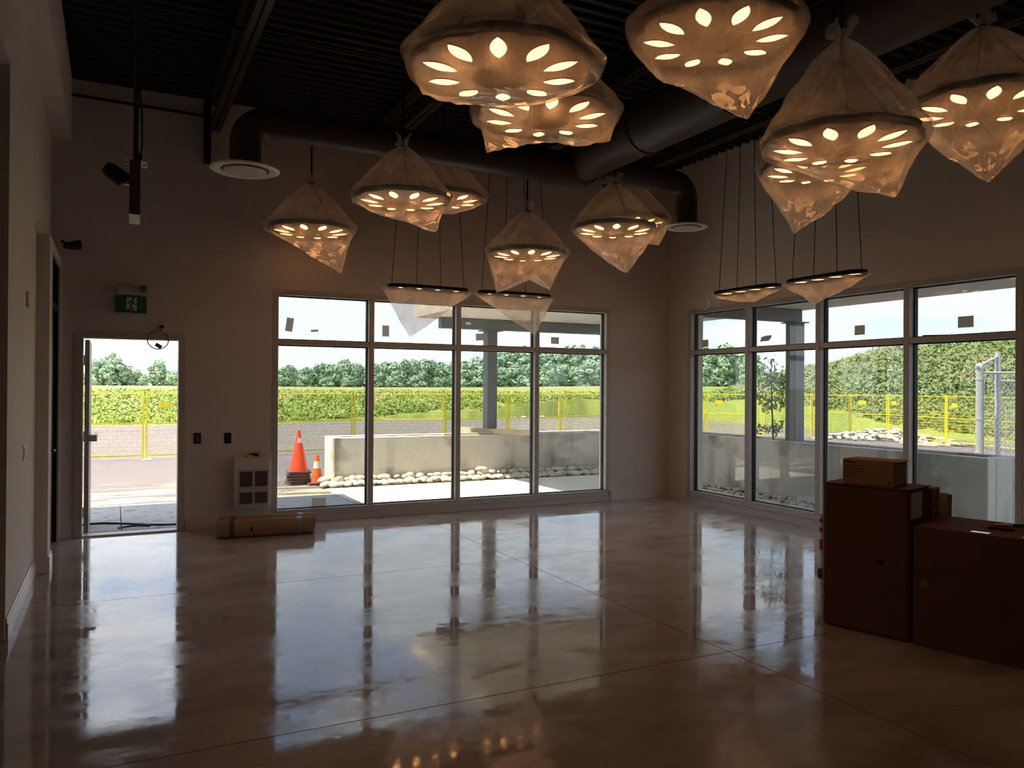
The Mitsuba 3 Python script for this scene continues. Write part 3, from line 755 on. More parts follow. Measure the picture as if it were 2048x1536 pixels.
# hanging device on a pole
kp = thing('hanging_device', 'slim dark device hanging from the ceiling on a long pole at left', 'hanging device')
gx, gy = 0.115, 6.09
put('pole', shp(tube([(gx + 0.004, gy, 3.20), (gx + 0.004, gy, ZC)], 0.017, 10), 'm_joist'), kp)
put('housing', shp(box(gx - 0.035, gx + 0.035, gy - 0.03, gy + 0.03, 2.78, 3.16, 0.006), 'm_rubber'), kp)
put('collar', shp(box(gx - 0.01, gx + 0.045, gy - 0.03, gy + 0.03, 3.16, 3.205, 0.006), 'm_black'), kp)
put('cord', shp(tube([(gx + 0.02, gy, 3.70), (gx + 0.04, gy, 3.5), (gx + 0.045, gy, 3.30), (gx + 0.035, gy, 3.2)], 0.006, 6), 'm_black', 40), kp)
put('bottom_label', shp(mv(trimesh.Trimesh([[-0.034, 0, -0.034], [0.034, 0, -0.036], [0.032, 0.004, 0.034], [-0.036, 0.004, 0.036]], [[0, 1, 2], [0, 2, 3]]), gx, gy - 0.034, 2.745), 'm_tag'), kp, label='white paper tag')
put('side_label', shp(cat_(mv(trimesh.Trimesh([[-0.019, 0, -0.022], [0.019, 0, -0.024], [0.019, 0, 0.022], [-0.019, 0, 0.024]], [[0, 1, 2], [0, 2, 3]]), gx + 0.056, gy - 0.034, 3.128)), 'm_tag'), kp, label='white paper tag')
put('side_label', shp(mv(trimesh.Trimesh([[-0.016, 0, -0.023], [0.016, 0, -0.023], [0.016, 0, 0.023], [-0.016, 0, 0.023]], [[0, 1, 2], [0, 2, 3]]), gx - 0.055, gy - 0.034, 3.138), 'm_tag'), kp)
put('label_mark', shp(cat_(box(gx + 0.046, gx + 0.068, gy - 0.038, gy - 0.036, 3.125, 3.13), box(gx - 0.066, gx - 0.044, gy - 0.038, gy - 0.036, 3.13, 3.135)), 'm_black'), kp)
put('camera_head', shp(mv(rot(lathe([(0, 0.09), (0.04, 0.085), (0.055, 0.04), (0.055, -0.06), (0.03, -0.075), (0, -0.075)], 24), [0, 1, 0], -55), gx - 0.115, gy + 0.02, 3.05), 'm_black', 30), kp)
put('bracket', shp(cat_(box(gx - 0.085, gx - 0.03, gy - 0.01, gy + 0.02, 2.985, 3.02, 0.004)), 'm_galv'), kp)

# ---------------------------------------------------------------- cartons at right
dF = np.array([0.28, -0.96]); dF /= np.linalg.norm(dF)
dN = np.array([0.96, 0.28]); dN /= np.linalg.norm(dN)
ANG = math.degrees(math.atan2(dF[1], dF[0]))


def carton(name, p, L, D, H, z0, label, mat='m_card', seams=True, ch=0.006):
    """p = front left floor corner; L along dF, D along dN"""
    k = thing(name, label, 'cardboard box')
    M = T([[dF[0], -dN[0] * -1, 0, p[0]], [dF[1], dN[1], 0, p[1]], [0, 0, 1, z0], [0, 0, 0, 1]])
    put('body', moved(shp(box(0, L, 0, D, 0, H - 0.004, ch), mat), M), k)
    fl = D / 2 - 0.0015
    put('flap', moved(shp(box(0.003, L - 0.003, 0.003, fl, H - 0.005, H, 0.001), mat), M), k)
    put('flap', moved(shp(box(0.003, L - 0.003, D - fl, D - 0.003, H - 0.005, H, 0.001), mat), M), k)
    return k, M


pA = np.array([4.335, 3.895])
LA, DA, HA = 0.575, 0.375, 0.968
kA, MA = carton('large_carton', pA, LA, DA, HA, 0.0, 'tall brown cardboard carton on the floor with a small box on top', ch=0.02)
put('shipping_label', moved(shp(box(LA, LA + 0.0012, 0.02, 0.20, 0.78, 0.945), 'm_paper'), MA), kA, label='white shipping label')
pB = pA + dF * (LA + 0.02)
LB, DB, HB = 1.5, 0.60, 0.745
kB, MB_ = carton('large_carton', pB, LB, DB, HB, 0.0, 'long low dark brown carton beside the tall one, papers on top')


def text_on(M, txt, h, x, y, z, plane, parent, mat='m_print', name='lettering', bold=False, turn=False):
    m = meshkit.text_mesh(txt, h, 0.0008, bold)
    if turn:
        m = rot(m, [0, 0, 1], -90)
    if plane == 'front':      # y = 0 face, x along dF (seen from -dN)
        m = rot(m, [1, 0, 0], 90)
    elif plane == 'side':     # x = L face, reading along +y
        m = rot(rot(m, [1, 0, 0], 90), [0, 0, 1], 90)
    put(name, moved(shp(mv(m, x, y, z), mat), M), parent)


put('hand_hole', moved(shp(box(0.365, 0.42, -0.0012, 0.002, 0.465, 0.495, 0.0005), 'm_print'), MA), kA)
ymark = mv(rot(box(-0.026, 0.026, -0.026, 0.026, -0.0006, 0.0006), [0, 0, 1], 45), 0, 0, 0)
ymark = rot(ymark, [1, 0, 0], 90)
put('yellow_mark', moved(shp(mv(ymark, 0.065, -0.0008, 0.385), 'm_yellow'), MB_), kB, label='small yellow diamond mark')
put('printed_line', moved(shp(cat_(*[box(0.06 + q * 0.05, 0.085 + q * 0.05, 0.03, 0.045, HB, HB + 0.0006) for q in range(7)]), 'm_print'), MB_), kB)

pC = pA + dF * 0.13 + dN * 0.03
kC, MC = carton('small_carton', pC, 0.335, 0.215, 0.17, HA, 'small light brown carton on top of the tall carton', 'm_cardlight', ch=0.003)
for q, w in enumerate([0.07, 0.13, 0.15, 0.12, 0.15, 0.11]):
    put('printed_line', moved(shp(box(0.012, 0.012 + w, -0.0008, 0.001, 0.145 - q * 0.019, 0.1485 - q * 0.019 + (0.004 if q == 0 else 0)), 'm_print'), MC), kC)
put('printed_mark', moved(shp(box(0.297, 0.313, -0.0008, 0.001, 0.020, 0.036), 'm_print'), MC), kC)
put('side_label', moved(shp(box(0.335, 0.336, 0.03, 0.19, 0.02, 0.15), 'm_cardpale'), MC), kC)
put('open_flap', moved(shp(rot(box(0.31, 0.36, 0.0, 0.20, 0.168, 0.171), [0, 1, 0], 6, (0.31, 0, 0.17)), 'm_cardlight'), MC), kC)

pD = pA + dN * (DA + 0.015) + dF * 0.10
kD_, MD = carton('narrow_carton', pD, LA - 0.10, 0.13, HA - 0.02, 0.0, 'narrow brown carton standing behind the tall one, bold dark printing on its end', 'm_cardlight', ch=0.004)
put('printed_mark', moved(shp(cat_(*[cat_(box(LA - 0.10, LA - 0.099, 0.035, 0.095, z, z + 0.012), box(LA - 0.10, LA - 0.099, 0.035 + (i % 2) * 0.045, 0.05 + (i % 2) * 0.045, z, z + 0.035)) for i, z in enumerate((0.72, 0.77, 0.82, 0.87))]), 'm_print'), MD), kD_)
pE = pD + dN * 0.16 + dF * 0.13
kE = thing('leaning_board', 'pale cardboard board leaning behind the cartons', 'cardboard board')
ME = T([[dF[0], dN[0], 0, pE[0]], [dF[1], dN[1], 0, pE[1]], [0, 0, 1, 0], [0, 0, 0, 1]])
put('board', moved(shp(rot(box(0, 0.36, 0.0, 0.02, 0, 0.90, 0.003), [1, 0, 0], -4), 'm_cardpale'), ME), kE)
put('folded_edge', moved(shp(rot(box(0.34, 0.36, 0.02, 0.10, 0.02, 0.89, 0.003), [1, 0, 0], -4), 'm_cardlight'), ME), kE)


def lying(name, x, y, w, d, rz, mat, label, cat, zt=HB):
    q = pB + dF * x + dN * y
    put(name, shp(mv(rot(box(-w / 2, w / 2, -d / 2, d / 2, 0.0006, 0.0016), [0, 0, 1], ANG + rz), q[0], q[1], zt), mat), label=label, cat=cat)


lying('paper_slip', 0.36, 0.07, 0.10, 0.05, 0, 'm_slip', 'small white paper slip on the front edge of the low carton', 'paper')
lying('paper_sheet', 0.66, 0.09, 0.17, 0.09, 3, 'm_slip', 'larger pale paper sheet on the low carton at the right edge', 'paper')
q = pB + dF * 0.42 + dN * 0.25
put('marker_pen', shp(tube([(*(q - dF * 0.07), HB + 0.009), (*(q + dF * 0.05), HB + 0.009), (*(q + dF * 0.075), HB + 0.009)], [0.008, 0.008, 0.005], 8), 'm_black'), label='dark pen lying on top of the low carton', cat='pen')
q = pB + dF * 0.44 + dN * 0.42
kk = thing('utility_knife', 'grey utility knife lying on the low carton behind the pen', 'knife')
put('handle', shp(tube([(*(q + dF * 0.0), HB + 0.010), (*(q + dF * 0.05 + dN * 0.01), HB + 0.016), (*(q + dF * 0.10), HB + 0.022)], [0.008, 0.011, 0.008], 8), 'm_black', 40), kk)
put('blade', shp(tube([(*(q - dF * 0.10 - dN * 0.01), HB + 0.006), (*(q - dF * 0.03), HB + 0.012), (*q, HB + 0.011)], [0.006, 0.012, 0.008], 6), 'm_galv', 40), kk)

# things behind the tall carton
sx, sy = 4.90, 4.42
kS = thing('package_stack', 'white package with dark red bands behind the tall carton', 'package')
put('body', shp(box(sx, sx + 0.30, sy - 0.25, sy + 0.0, 0.0, 0.64, 0.006), 'm_offwhite'), kS)
for z0, z1 in ((0.50, 0.53), (0.36, 0.44), (0.57, 0.60)):
    put('band', shp(box(sx - 0.003, sx + 0.303, sy - 0.253, sy + 0.003, z0, z1, 0.001), 'm_red'), kS)
put('black_handle', shp(cat_(box(sx - 0.035, sx - 0.003, sy - 0.10, sy - 0.0, 0.14, 0.22, 0.012)), 'm_black'), kS)

# paper stickers on the panes
GY, GX = YB + 0.0985, XR + 0.0985


def sticker_b(x, z, w, h, a, label, mat='m_sticker'):
    m = rot(trimesh.Trimesh([[-w / 2, 0, -h / 2], [w / 2, 0, -h / 2], [w / 2, 0, h / 2], [-w / 2, 0, h / 2]], [[0, 1, 2], [0, 2, 3]]), [0, 1, 0], a)
    put('paper_sticker', shp(mv(m, x, GY, z), mat), label=label, cat='sticker', group='paper stickers on the window panes')


def sticker_r(y, z, w, h, a, label, poly=None):
    pts = np.array(poly) if poly else np.array([[-w / 2, -h / 2], [w / 2, -h / 2], [w / 2, h / 2], [-w / 2, h / 2]])
    v2, f2 = trimesh.creation.triangulate_polygon(sg.Polygon(pts), engine='earcut')
    m = rot(trimesh.Trimesh(np.c_[np.zeros(len(v2)), -v2[:, 0], v2[:, 1]], f2), [1, 0, 0], a)
    put('paper_sticker', shp(mv(m, GX, y, z), mat_ := 'm_sticker'), label=label, cat='sticker', group='paper stickers on the window panes')


def zb_(x, z):  # a point of the back wall plane seen through to the glass plane, kept as plain wall coordinates
    k = GY / YB
    return x * k, CAM_Z + (z - CAM_Z) * k


STB = [(1.815, 2.315, 0.082, 0.16, 8, 'tilted beige paper sticker in the leftmost upper pane of the left window'), (2.105, 2.255, 0.088, 0.026, -4, 'thin dark paper strip in the leftmost upper pane of the left window'),
       (2.975, 2.285, 0.088, 0.135, 0, 'upright beige paper sticker in the second upper pane of the left window'), (4.245, 2.255, 0.115, 0.09, -3, 'beige paper sticker by the column in the third upper pane'),
       (5.37, 2.245, 0.125, 0.092, 1, 'square beige paper sticker in the rightmost upper pane of the left window')]
for x, z, w, h, a, lb in STB:
    X, Z = zb_(x, z)
    sticker_b(X, Z, w, h, a, lb)
X, Z = zb_(2.17, 0.225)
sticker_b(X, Z, 0.17, 0.105, 3, 'beige paper sticker at the foot of the leftmost pane of the left window')
k_ = GX / XR
for y, z, w, h, a, lb, po in [
    (8.60, 2.23, 0.1, 0.08, 0, 'curled dark paper sticker in the first upper pane of the right window', [(-0.11, 0.045), (0.06, 0.05), (0.075, 0.03), (0.075, -0.05), (-0.06, -0.05), (-0.06, 0.03)]),
    (7.45, 2.235, 0.1, 0.05, 0, 'slanted dark paper sticker in the second upper pane of the right window', [(-0.10, -0.035), (-0.08, 0.02), (-0.02, 0.035), (0.10, 0.04), (0.09, 0.005), (0.05, -0.03)]),
    (6.05, 2.255, 0.135, 0.105, 0, 'beige paper sticker in the third upper pane of the right window', None),
    (4.84, 2.26, 0.16, 0.11, 0, 'beige paper sticker in the fourth upper pane of the right window', None)]:
    sticker_r(y * k_, CAM_Z + (z - CAM_Z) * k_, w, h, a, lb, po)
put('paper_scrap', shp(rot(box(XR + 0.03, XR + 0.07, 5.05, 5.32, 2.1425, 2.156, 0.003), [1, 0, 0], 2, (XR, 5.2, 2.15)), 'm_sticker'), label='torn paper scrap lying on the transom rail of the right window', cat='paper')

# ---------------------------------------------------------------- outside: paving
GZ = -0.012
EDGE = [(-70, 35.2), (-10, 35.5), (6, 35.6), (12, 37.0), (17, 37.0), (24, 38.5), (27.6, 35.5), (27.0, 29), (25.6, 24), (24.7, 19.9), (25.2, 15.0), (28, 6), (34, -14)]
asp = sg.Polygon(EDGE + [(34, -30), (-70, -30)]).difference(sg.box(-3.75, -4.4, XR + WR, YB + WB))
asp = asp.difference(sg.box(-8, YB + WB - 0.01, 2.95, 11.75)).difference(sg.box(2.95, YB + WB - 0.01, 9.9, 13.6)).difference(sg.box(XR + WR - 0.01, 3.2, 9.9, 13.0))
put('ground', shp(extr(asp, 0.2, GZ - 0.2), 'm_asph'), kind='structure', label='dark asphalt yard with sandy streaks outside the windows')
for xa, xb in ((-8, -3.0), (-3.0, -1.4), (-1.4, 0.08), (0.08, 1.55), (1.55, 2.944)):
    put('apron_slab', shp(box(xa + 0.004, xb - 0.004, YB + WB, 11.744, -0.2, 0.004, 0.006), 'm_apron'), 'ground')
pad = sg.box(2.95, YB + WB, 8.0, 12.35)
put('ground__concrete_pad', shp(extr(pad, 0.2, -0.196), 'm_pad'))
put('ground__concrete_pad_001', shp(extr(sg.box(XR + WR, 3.2, 8.9, YB + WB - 0.01).union(sg.box(8.01, YB + WB - 0.02, 8.9, 12.35)), 0.2, -0.29), 'm_pad'))
put('ground__gravel_bed', shp(extr(sg.box(2.95, 12.35, 9.9, 13.6), 0.2, -0.21), 'm_soil'))
put('ground__gravel_bed_001', shp(extr(sg.box(8.9, 3.2, 9.9, 12.34), 0.2, -0.31), 'm_soil'))
t = np.linspace(0, 1, 50)
put('outdoor_cable', shp(tube(np.c_[-0.4 + 1.5 * t, 10.0 + 0.22 * np.sin(5.5 * t + 0.9) + 0.05 * t, np.full(50, 0.014)], 0.010, 6), 'm_black', 40), label='black cable lying on the slab outside the door', cat='cable')
put('outdoor_cable', shp(tube(np.c_[0.05 + 0.32 * t, 9.80 + 0.1 * np.sin(3.0 * t), np.full(50, 0.014)], 0.010, 6), 'm_black', 40), label='short cable end curling by the door threshold', cat='cable')

# planter walls
FY, FX, PZ, PZ2 = 12.90, 9.20, 0.755, 0.80


def wallbox(x0, x1, y0, y1, z1):
    return box(x0, x1, y0, y1, -0.2, z1, 0.012)


kP = thing('planter_wall', 'long pale concrete planter wall facing the left window', 'planter')
put('front_wall', shp(wallbox(3.22, 9.86, FY, FY + 0.16, PZ), 'm_conc'), kP)
put('rear_wall', shp(wallbox(3.22, 9.86, FY + 0.50, FY + 0.66, PZ), 'm_conc'), kP)
put('end_wall', shp(wallbox(3.221, 3.38, FY + 0.162, FY + 0.498, PZ - 0.0005), 'm_conc'), kP)
put('soil', shp(box(3.38, 9.86, FY + 0.16, FY + 0.50, 0, PZ - 0.10), 'm_soil'), kP)
kP = thing('planter_wall', 'stained grey concrete planter wall outside the right window', 'planter')
put('front_wall', shp(wallbox(FX, FX + 0.16, 5.82, FY - 0.002, PZ2), 'm_conc'), kP)
put('rear_wall', shp(wallbox(FX + 0.50, FX + 0.66, 5.82, FY - 0.002, PZ2), 'm_conc'), kP)
put('end_wall', shp(wallbox(FX + 0.162, FX + 0.498, 5.821, 5.98, PZ2 - 0.0005), 'm_conc'), kP)
put('soil', shp(box(FX + 0.16, FX + 0.50, 5.9, FY, 0, PZ2 - 0.06), 'm_soil'), kP)

# river rocks in the beds
rr = np.random.default_rng(3)
ROCKS = []
for i in range(7):
    m = trimesh.creation.icosphere(subdivisions=2)
    n = m.vertices.copy()
    d = 1 + 0.45 * (meshkit.fbm(n * 1.4 + i * 5, 2, i) - 0.5)
    m.vertices = n * d[:, None] * np.array([1.0, rr.uniform(0.66, 0.85), rr.uniform(0.5, 0.68)])
    ROCKS.append([shp(m, f'm_rock{q}', True) for q in range(3)])


def rock(name, x, y, z, s, label, group):
    sh = ROCKS[rr.integers(7)][rr.integers(3)]
    M = T().translate([x, y, z]) @ T().rotate([0, 0, 1], float(rr.uniform(0, 360))) @ T().rotate([1, 0, 0], float(rr.uniform(-25, 25))) @ T().scale([s, s, s])
    put(name, moved(sh, M), label=label, cat='rock', group=group)


x = 3.0
while x < 8.5:
    for row in range(3):
        s = rr.uniform(0.06, 0.11)
        yy = 12.78 - row * 0.15 + rr.uniform(-0.04, 0.04)
        if rr.uniform() < 0.95:
            rock('river_rock', x + rr.uniform(-0.05, 0.05), yy, 0.03 + 0.055 * (row == 0), s, 'rounded pale river rock at the foot of the sunlit planter wall', 'river rocks along the front planter')
    x += rr.uniform(0.105, 0.135)
rock('river_rock', 5.83, 12.78, 0.135, 0.12, 'rounded pale river rock at the foot of the sunlit planter wall', 'river rocks along the front planter')
y = 10.95
while y > 7.3:
    for row in range(4):
        if rr.uniform() < 0.92:
            rock('river_rock', 9.15 - row * 0.068 + rr.uniform(-0.02, 0.02), y + rr.uniform(-0.04, 0.04), -0.085 + 0.035 * (row < 2), rr.uniform(0.038, 0.062), 'rounded grey river rock in shade at the foot of the right planter wall', 'river rocks along the right planter')
    y -= rr.uniform(0.085, 0.11)
for i in range(210):
    a, b = rr.uniform(0, 2 * PI), math.sqrt(rr.uniform(0, 1))
    dx, dy = b * math.cos(a), b * math.sin(a)
    u, w = 2.05 * dx, 0.85 * dy
    px, py = 22.0 + u * 0.62 + w * 0.78, 17.35 - u * 0.78 + w * 0.62
    rock('loose_stone', px, py, 0.02 + 0.40 * (1 - b) * rr.uniform(0.75, 1.0), rr.uniform(0.065, 0.105), 'pale stone in the heap on the asphalt by the yellow fence', 'stones heaped by the fence')
for i in range(26):
    px, py = 21.7 + rr.uniform(-1.1, 0.9), 15.0 + rr.uniform(-0.6, 0.5)
    a = rr.uniform(0, PI)
    L = rr.uniform(0.25, 0.7)
    put('wood_scrap', shp(tube([(px, py, 0.03), (px + L * math.cos(a), py + L * math.sin(a), 0.06)], 0.03, 5), 'm_wood'), label='pale stick of scrap wood beside the heap of stones', cat='wood scrap', group='wood scraps by the stone heap')

# planks lying on the planter
kq = thing('wooden_plank', 'pale wooden plank lying across the front planter by the column', 'plank')
pl = rot(box(-0.85, 0.85, -0.045, 0.045, -0.045, 0.045, 0.004), [0, 0, 1], -62)
put('board', shp(mv(pl, 6.15, FY + 0.10, PZ + 0.05), 'm_wood'), kq)
put('wooden_plank', shp(mv(rot(box(-0.5, 0.5, -0.05, 0.05, 0, 0.03, 0.004), [0, 0, 1], 2), 5.65, FY + 0.08, PZ), 'm_wood'), label='short pale plank flat on the front planter rim', cat='plank')


# traffic cones
def cone(x, y, h, rb, bw, mat, label, bands, stack=1, group=None):
    k = thing('traffic_cone', label, 'traffic cone', group)
    z = GZ
    put('base', shp(mv(extr(sg.box(-bw, -bw, bw, bw).buffer(-0.03).buffer(0.03), 0.035), x, y, z), 'm_rubber'), k)
    r = lambda q: rb + (0.028 - rb) * q
    put('body', shp(mv(lathe([(rb, 0), (r(0.5), 0.5 * h), (0.028, h), (0.026, h + 0.004), (0.0, h + 0.004)], 36), x, y, z + 0.034), mat, 30), k)
    for a, b, m in bands:
        put('band', shp(mv(lathe([(r(a) + 0.002, a * h), (r(b) + 0.002, b * h)], 36), x, y, z + 0.034), m, 30), k)
    return k


kc = cone(2.98, 13.05, 0.45, 0.10, 0.16, 'm_cone2', 'small orange traffic cone with a white band beside the planter end', [(0.52, 0.78, 'm_band')])
h, rb = 0.70, 0.155
for i in range(5):
    z = GZ + i * 0.047
    first = i == 4
    k = thing('traffic_cone', 'top red cone of the stack left of the planter, with a torn pale band' if first else 'red traffic cone inside the stack, only its dark base edge showing', 'traffic cone', 'stacked red cones')
    bx_ = rot(extr(sg.box(-0.185, -0.185, 0.185, 0.185).buffer(-0.04).buffer(0.04), 0.03), [0, 0, 1], rr.uniform(-8, 8))
    ox, oy = rr.uniform(-0.012, 0.012, 2)
    put('base', shp(mv(bx_, 2.72 + ox, 13.25 + oy, z), 'm_rubber'), k)
    r = lambda q: rb + (0.022 - rb) * q
    put('body', shp(mv(lathe([(rb, 0.03), (r(0.5), 0.5 * h), (0.022, h), (0.0, h + 0.003)], 36), 2.72, 13.25, z), 'm_cone', 30), k)
    if first:
        band = lathe([(r(0.70) + 0.003, 0.70 * h), (r(0.82) + 0.003, 0.82 * h)], 36)
        keep = [q for q in range(len(band.faces)) if band.triangles_center[q][0] * 0.8 - band.triangles_center[q][1] * 0.6 > 0.01]
        put('torn_band', shp(mv(band.submesh([keep], append=True), 2.72, 13.25, z), 'm_band'), k)

# canopy with beams and columns
kc = thing('canopy_roof', 'pale flat canopy soffit over the corner outside', 'canopy')
can = sg.box(4.78, YB + WB, 9.66, 13.45).union(sg.box(XR + WR, 3.6, 9.66, 13.45))
put('soffit', shp(extr(can, 0.02, 2.84), 'm_soffit'), kc)
put('fascia', shp(extr(can, 0.26, 2.86), 'm_soffit'), kc)


def ibeam_x(x0, x1, y, z0, z1, w=0.16):
    return cat_(box(x0, x1, y - w / 2, y + w / 2, z0, z0 + 0.014), box(x0, x1, y - w / 2, y + w / 2, z1 - 0.014, z1), box(x0, x1, y - 0.006, y + 0.006, z0, z1))


def tubebeam(x0, x1, y0, y1, z0, z1):
    return box(x0, x1, y0, y1, z0, z1, 0.008)


kb = thing('steel_beam', 'grey steel canopy beam above the front planter', 'steel beam')
put('beam', shp(tubebeam(5.14, 9.5, 13.02, 13.18, 2.645, 2.838), 'm_steel'), kb)
put('tag', shp(box(5.60, 5.70, 13.017, 13.02, 2.72, 2.765), 'm_paper'), kb, label='white paper tag')
kb = thing('steel_beam', 'grey steel canopy beam from the wall to the column outside the right window', 'steel beam')
put('beam', shp(tubebeam(XR + WR, 9.55, 8.97, 9.13, 2.645, 2.838), 'm_steel'), kb)
kc_ = thing('steel_column', 'grey steel column on the front planter seen through the left window', 'steel column')
put('shaft', shp(box(6.06, 6.26, FY + 0.17, FY + 0.37, 0.5, 2.645, 0.012), 'm_steel'), kc_)
put('cap_plate', shp(box(5.98, 6.34, FY + 0.12, FY + 0.42, 2.625, 2.645), 'm_steel'), kc_)
kc_ = thing('steel_column', 'grey steel column on the right planter seen through the right window', 'steel column')
put('shaft', shp(box(9.37, 9.58, 8.95, 9.15, 0.5, 2.645, 0.012), 'm_steel'), kc_)
put('cap_plate', shp(box(9.33, 9.62, 8.90, 9.20, 2.630, 2.645), 'm_steel'), kc_)
# canopy over the door (just outside the view; shades the slab by the door)
kc = thing('door_canopy', 'canopy over the exit door outside', 'canopy')
put('roof', shp(box(-6.0, 1.42, YB + WB, 11.72, 3.05, 3.25, 0.01), 'm_soffit'), kc)

# sapling in the right planter
sx, sy = 9.50, 9.52
ks = thing('young_tree', 'thin young tree with sparse leaves planted in the right planter', 'young tree')
trunk = [(sx, sy, 0.75), (sx - 0.02, sy + 0.01, 1.3), (sx - 0.01, sy + 0.04, 1.75), (sx, sy + 0.05, 2.05)]
put('trunk', shp(tube(trunk, [0.014, 0.012, 0.009, 0.004], 6), 'm_bark', 40), ks)
r0 = np.random.default_rng(5)
tips_ = []
for i in range(13):
    z = r0.uniform(0.85, 1.85)
    a = r0.uniform(0, 2 * PI)
    L = r0.uniform(0.12, 0.32)
    p0 = np.array([sx - 0.01, sy + 0.02, z])
    p2_ = p0 + np.array([L * math.cos(a) * 0.6, L * math.sin(a) * 1.3, L * r0.uniform(0.3, 0.9)])
    put('branch', shp(tube([p0, (p0 + p2_) / 2 + [0, 0, 0.02], p2_], [0.006, 0.004, 0.002], 5), 'm_bark'), ks)
    tips_ += [p0 + (p2_ - p0) * q for q in (0.4, 0.6, 0.8, 0.95, 1.0)]
lv, lf_ = [], []
for p in tips_ + [(sx, sy + 0.05, q) for q in np.linspace(1.7, 2.08, 8)]:
    for _ in range(6):
        c = np.array(p) + r0.normal(0, 0.05, 3)
        a, b = r0.normal(0, 1, 3), r0.normal(0, 1, 3)
        a /= np.linalg.norm(a); b -= a * (a @ b); b /= np.linalg.norm(b)
        n = len(lv)
        lv += [c - a * 0.045, c + b * 0.016, c + a * 0.045, c - b * 0.016]
        lf_ += [[n, n + 1, n + 2], [n, n + 2, n + 3]]
put('leaves', shp(trimesh.Trimesh(lv, lf_, process=False), 'm_sapleaf'), ks, kind='stuff')

# ---------------------------------------------------------------- yellow temporary fence
FP = [(-4.1, 18.9), (-1.75, 18.8), (0.59, 18.8), (2.9, 18.9), (5.2, 18.97), (7.52, 18.8), (9.42, 19.0), (11.4, 19.65), (13.4, 20.3), (15.4, 20.6), (17.4, 20.4), (18.8, 19.3), (20.5, 18.85), (22.4, 18.95), (23.1, 18.0), (21.9, 15.1), (20.9, 12.4), (20.0, 9.8)]
FLAB = ['beyond the door, out of view at left', 'left of the post seen through the door', 'right of the post seen through the door', 'at the left edge of the left window', 'second from the left in the left window', 'behind the second mullion of the left window', 'behind the column in the left window',
        'right of the column in the left window', 'hidden behind the room corner', 'left of the first post in the right window', 'first full panel in the right window', 'behind the young tree', 'behind the right column', 'third pane of the right window, left of the stones', 'behind the heap of stones', 'right of the heap of stones', 'behind the chain link gate']
FH = 1.47
for i, (a, b) in enumerate(zip(FP[:-1], FP[1:])):
    if i in (0, 8, 16):      # out of view
        continue
    a, b = np.array(a), np.array(b)
    L = np.linalg.norm(b - a) - 0.07
    d = (b - a) / np.linalg.norm(b - a)
    M = T([[d[0], -d[1], 0, a[0] + d[0] * 0.035], [d[1], d[0], 0, a[1] + d[1] * 0.035], [0, 0, 1, GZ], [0, 0, 0, 1]])
    k = thing('fence_panel', 'yellow temporary fence panel, ' + FLAB[i], 'fence panel', 'yellow temporary fence panels')
    for x in (0.0, L):
        put('post', moved(shp(tube([(x, 0, 0.02), (x, 0, FH)], 0.021, 7), 'm_fence'), M), k)
    for z in (0.10, 0.79, FH - 0.045):
        put('rail', moved(shp(tube([(0, 0, z), (L, 0, z)], 0.017, 6), 'm_fence'), M), k)
    ws = []
    for z in list(np.arange(0.20, 0.76, 0.085)) + list(np.arange(0.88, FH - 0.5, 0.085)):
        ws.append(box(0, L, -0.003, 0.003, z - 0.003, z + 0.003))
    for x in np.arange(0.06, L, 0.06):
        ws.append(box(x - 0.0018, x + 0.0018, -0.0018, 0.0018, 0.1, FH - 0.5 if False else 1.0))
    for x in np.arange(0.06, L, 0.06):
        ws.append(box(x - 0.0016, x + 0.0016, -0.0016, 0.0016, 1.0, FH - 0.05))
    put('wire_mesh', moved(shp(cat_(*ws), 'm_fence'), M), k, kind='stuff')
    put('foot', moved(shp(box(-0.09, 0.09, -0.25, 0.25, 0, 0.02, 0.004), 'm_galv'), M), k)
    if i not in (0, 3, 8, 11, 12):
        put('sign_plate', moved(shp(box(0.22, 0.48, -0.024, -0.019, 1.12, 1.24), 'm_fence'), M), k)

# chain link enclosure at the right
kg = thing('chain_link_fence', 'galvanised chain link enclosure with a sloping top bar at far right', 'chain link fence')
gp = [np.array([13.65, 8.80]), np.array([15.2, 9.25]), np.array([16.0, 7.6])]
put('post', shp(tube([(13.65, 8.80, GZ), (13.65, 8.80, 2.02)], 0.052, 14), 'm_galv', 40), kg)
put('post', shp(tube([(14.20, 8.81, GZ), (14.20, 8.81, 2.30)], 0.048, 14), 'm_galv', 40), kg)
put('post_cap', shp(mv(lathe([(0.062, -0.03), (0.062, 0.02), (0.04, 0.05), (0, 0.06)], 16), 13.65, 8.80, 2.02), 'm_galv', 40), kg)
put('sloping_bar', shp(cat_(tube([(13.57, 8.78, 2.02), (14.18, 8.80, 2.22)], 0.022, 8), tube([(13.70, 8.80, 1.98), (14.18, 8.80, 2.14)], 0.014, 8)), 'm_galv'), kg)
put('top_rail', shp(tube([(13.65, 8.78, 1.92), (16.2, 8.1, 1.92)], 0.021, 8), 'm_galv', 40), kg)
put('rear_rail', shp(tube([(14.20, 8.86, 1.78), (16.4, 9.3, 1.78)], 0.021, 8), 'm_galv', 40), kg)


def chain(p0, p1, z0, z1, pitch=0.10, r=0.0032):
    p0, p1 = np.array(p0), np.array(p1)
    L = np.linalg.norm(p1 - p0)
    d = (p1 - p0) / L
    ws = []
    H = z1 - z0
    for s in np.arange(-H, L, pitch):
        for sgn in (1, -1):
            u0, u1 = max(0, s), min(L, s + H)
            if u1 - u0 < 0.02:
                continue
            za, zb2 = (u0 - s, u1 - s) if sgn == 1 else (H - (u0 - s), H - (u1 - s))
            ws.append(tube([(*(p0 + d * u0), z0 + za), (*(p0 + d * u1), z0 + zb2)], r, 3, False))
    return cat_(*ws)


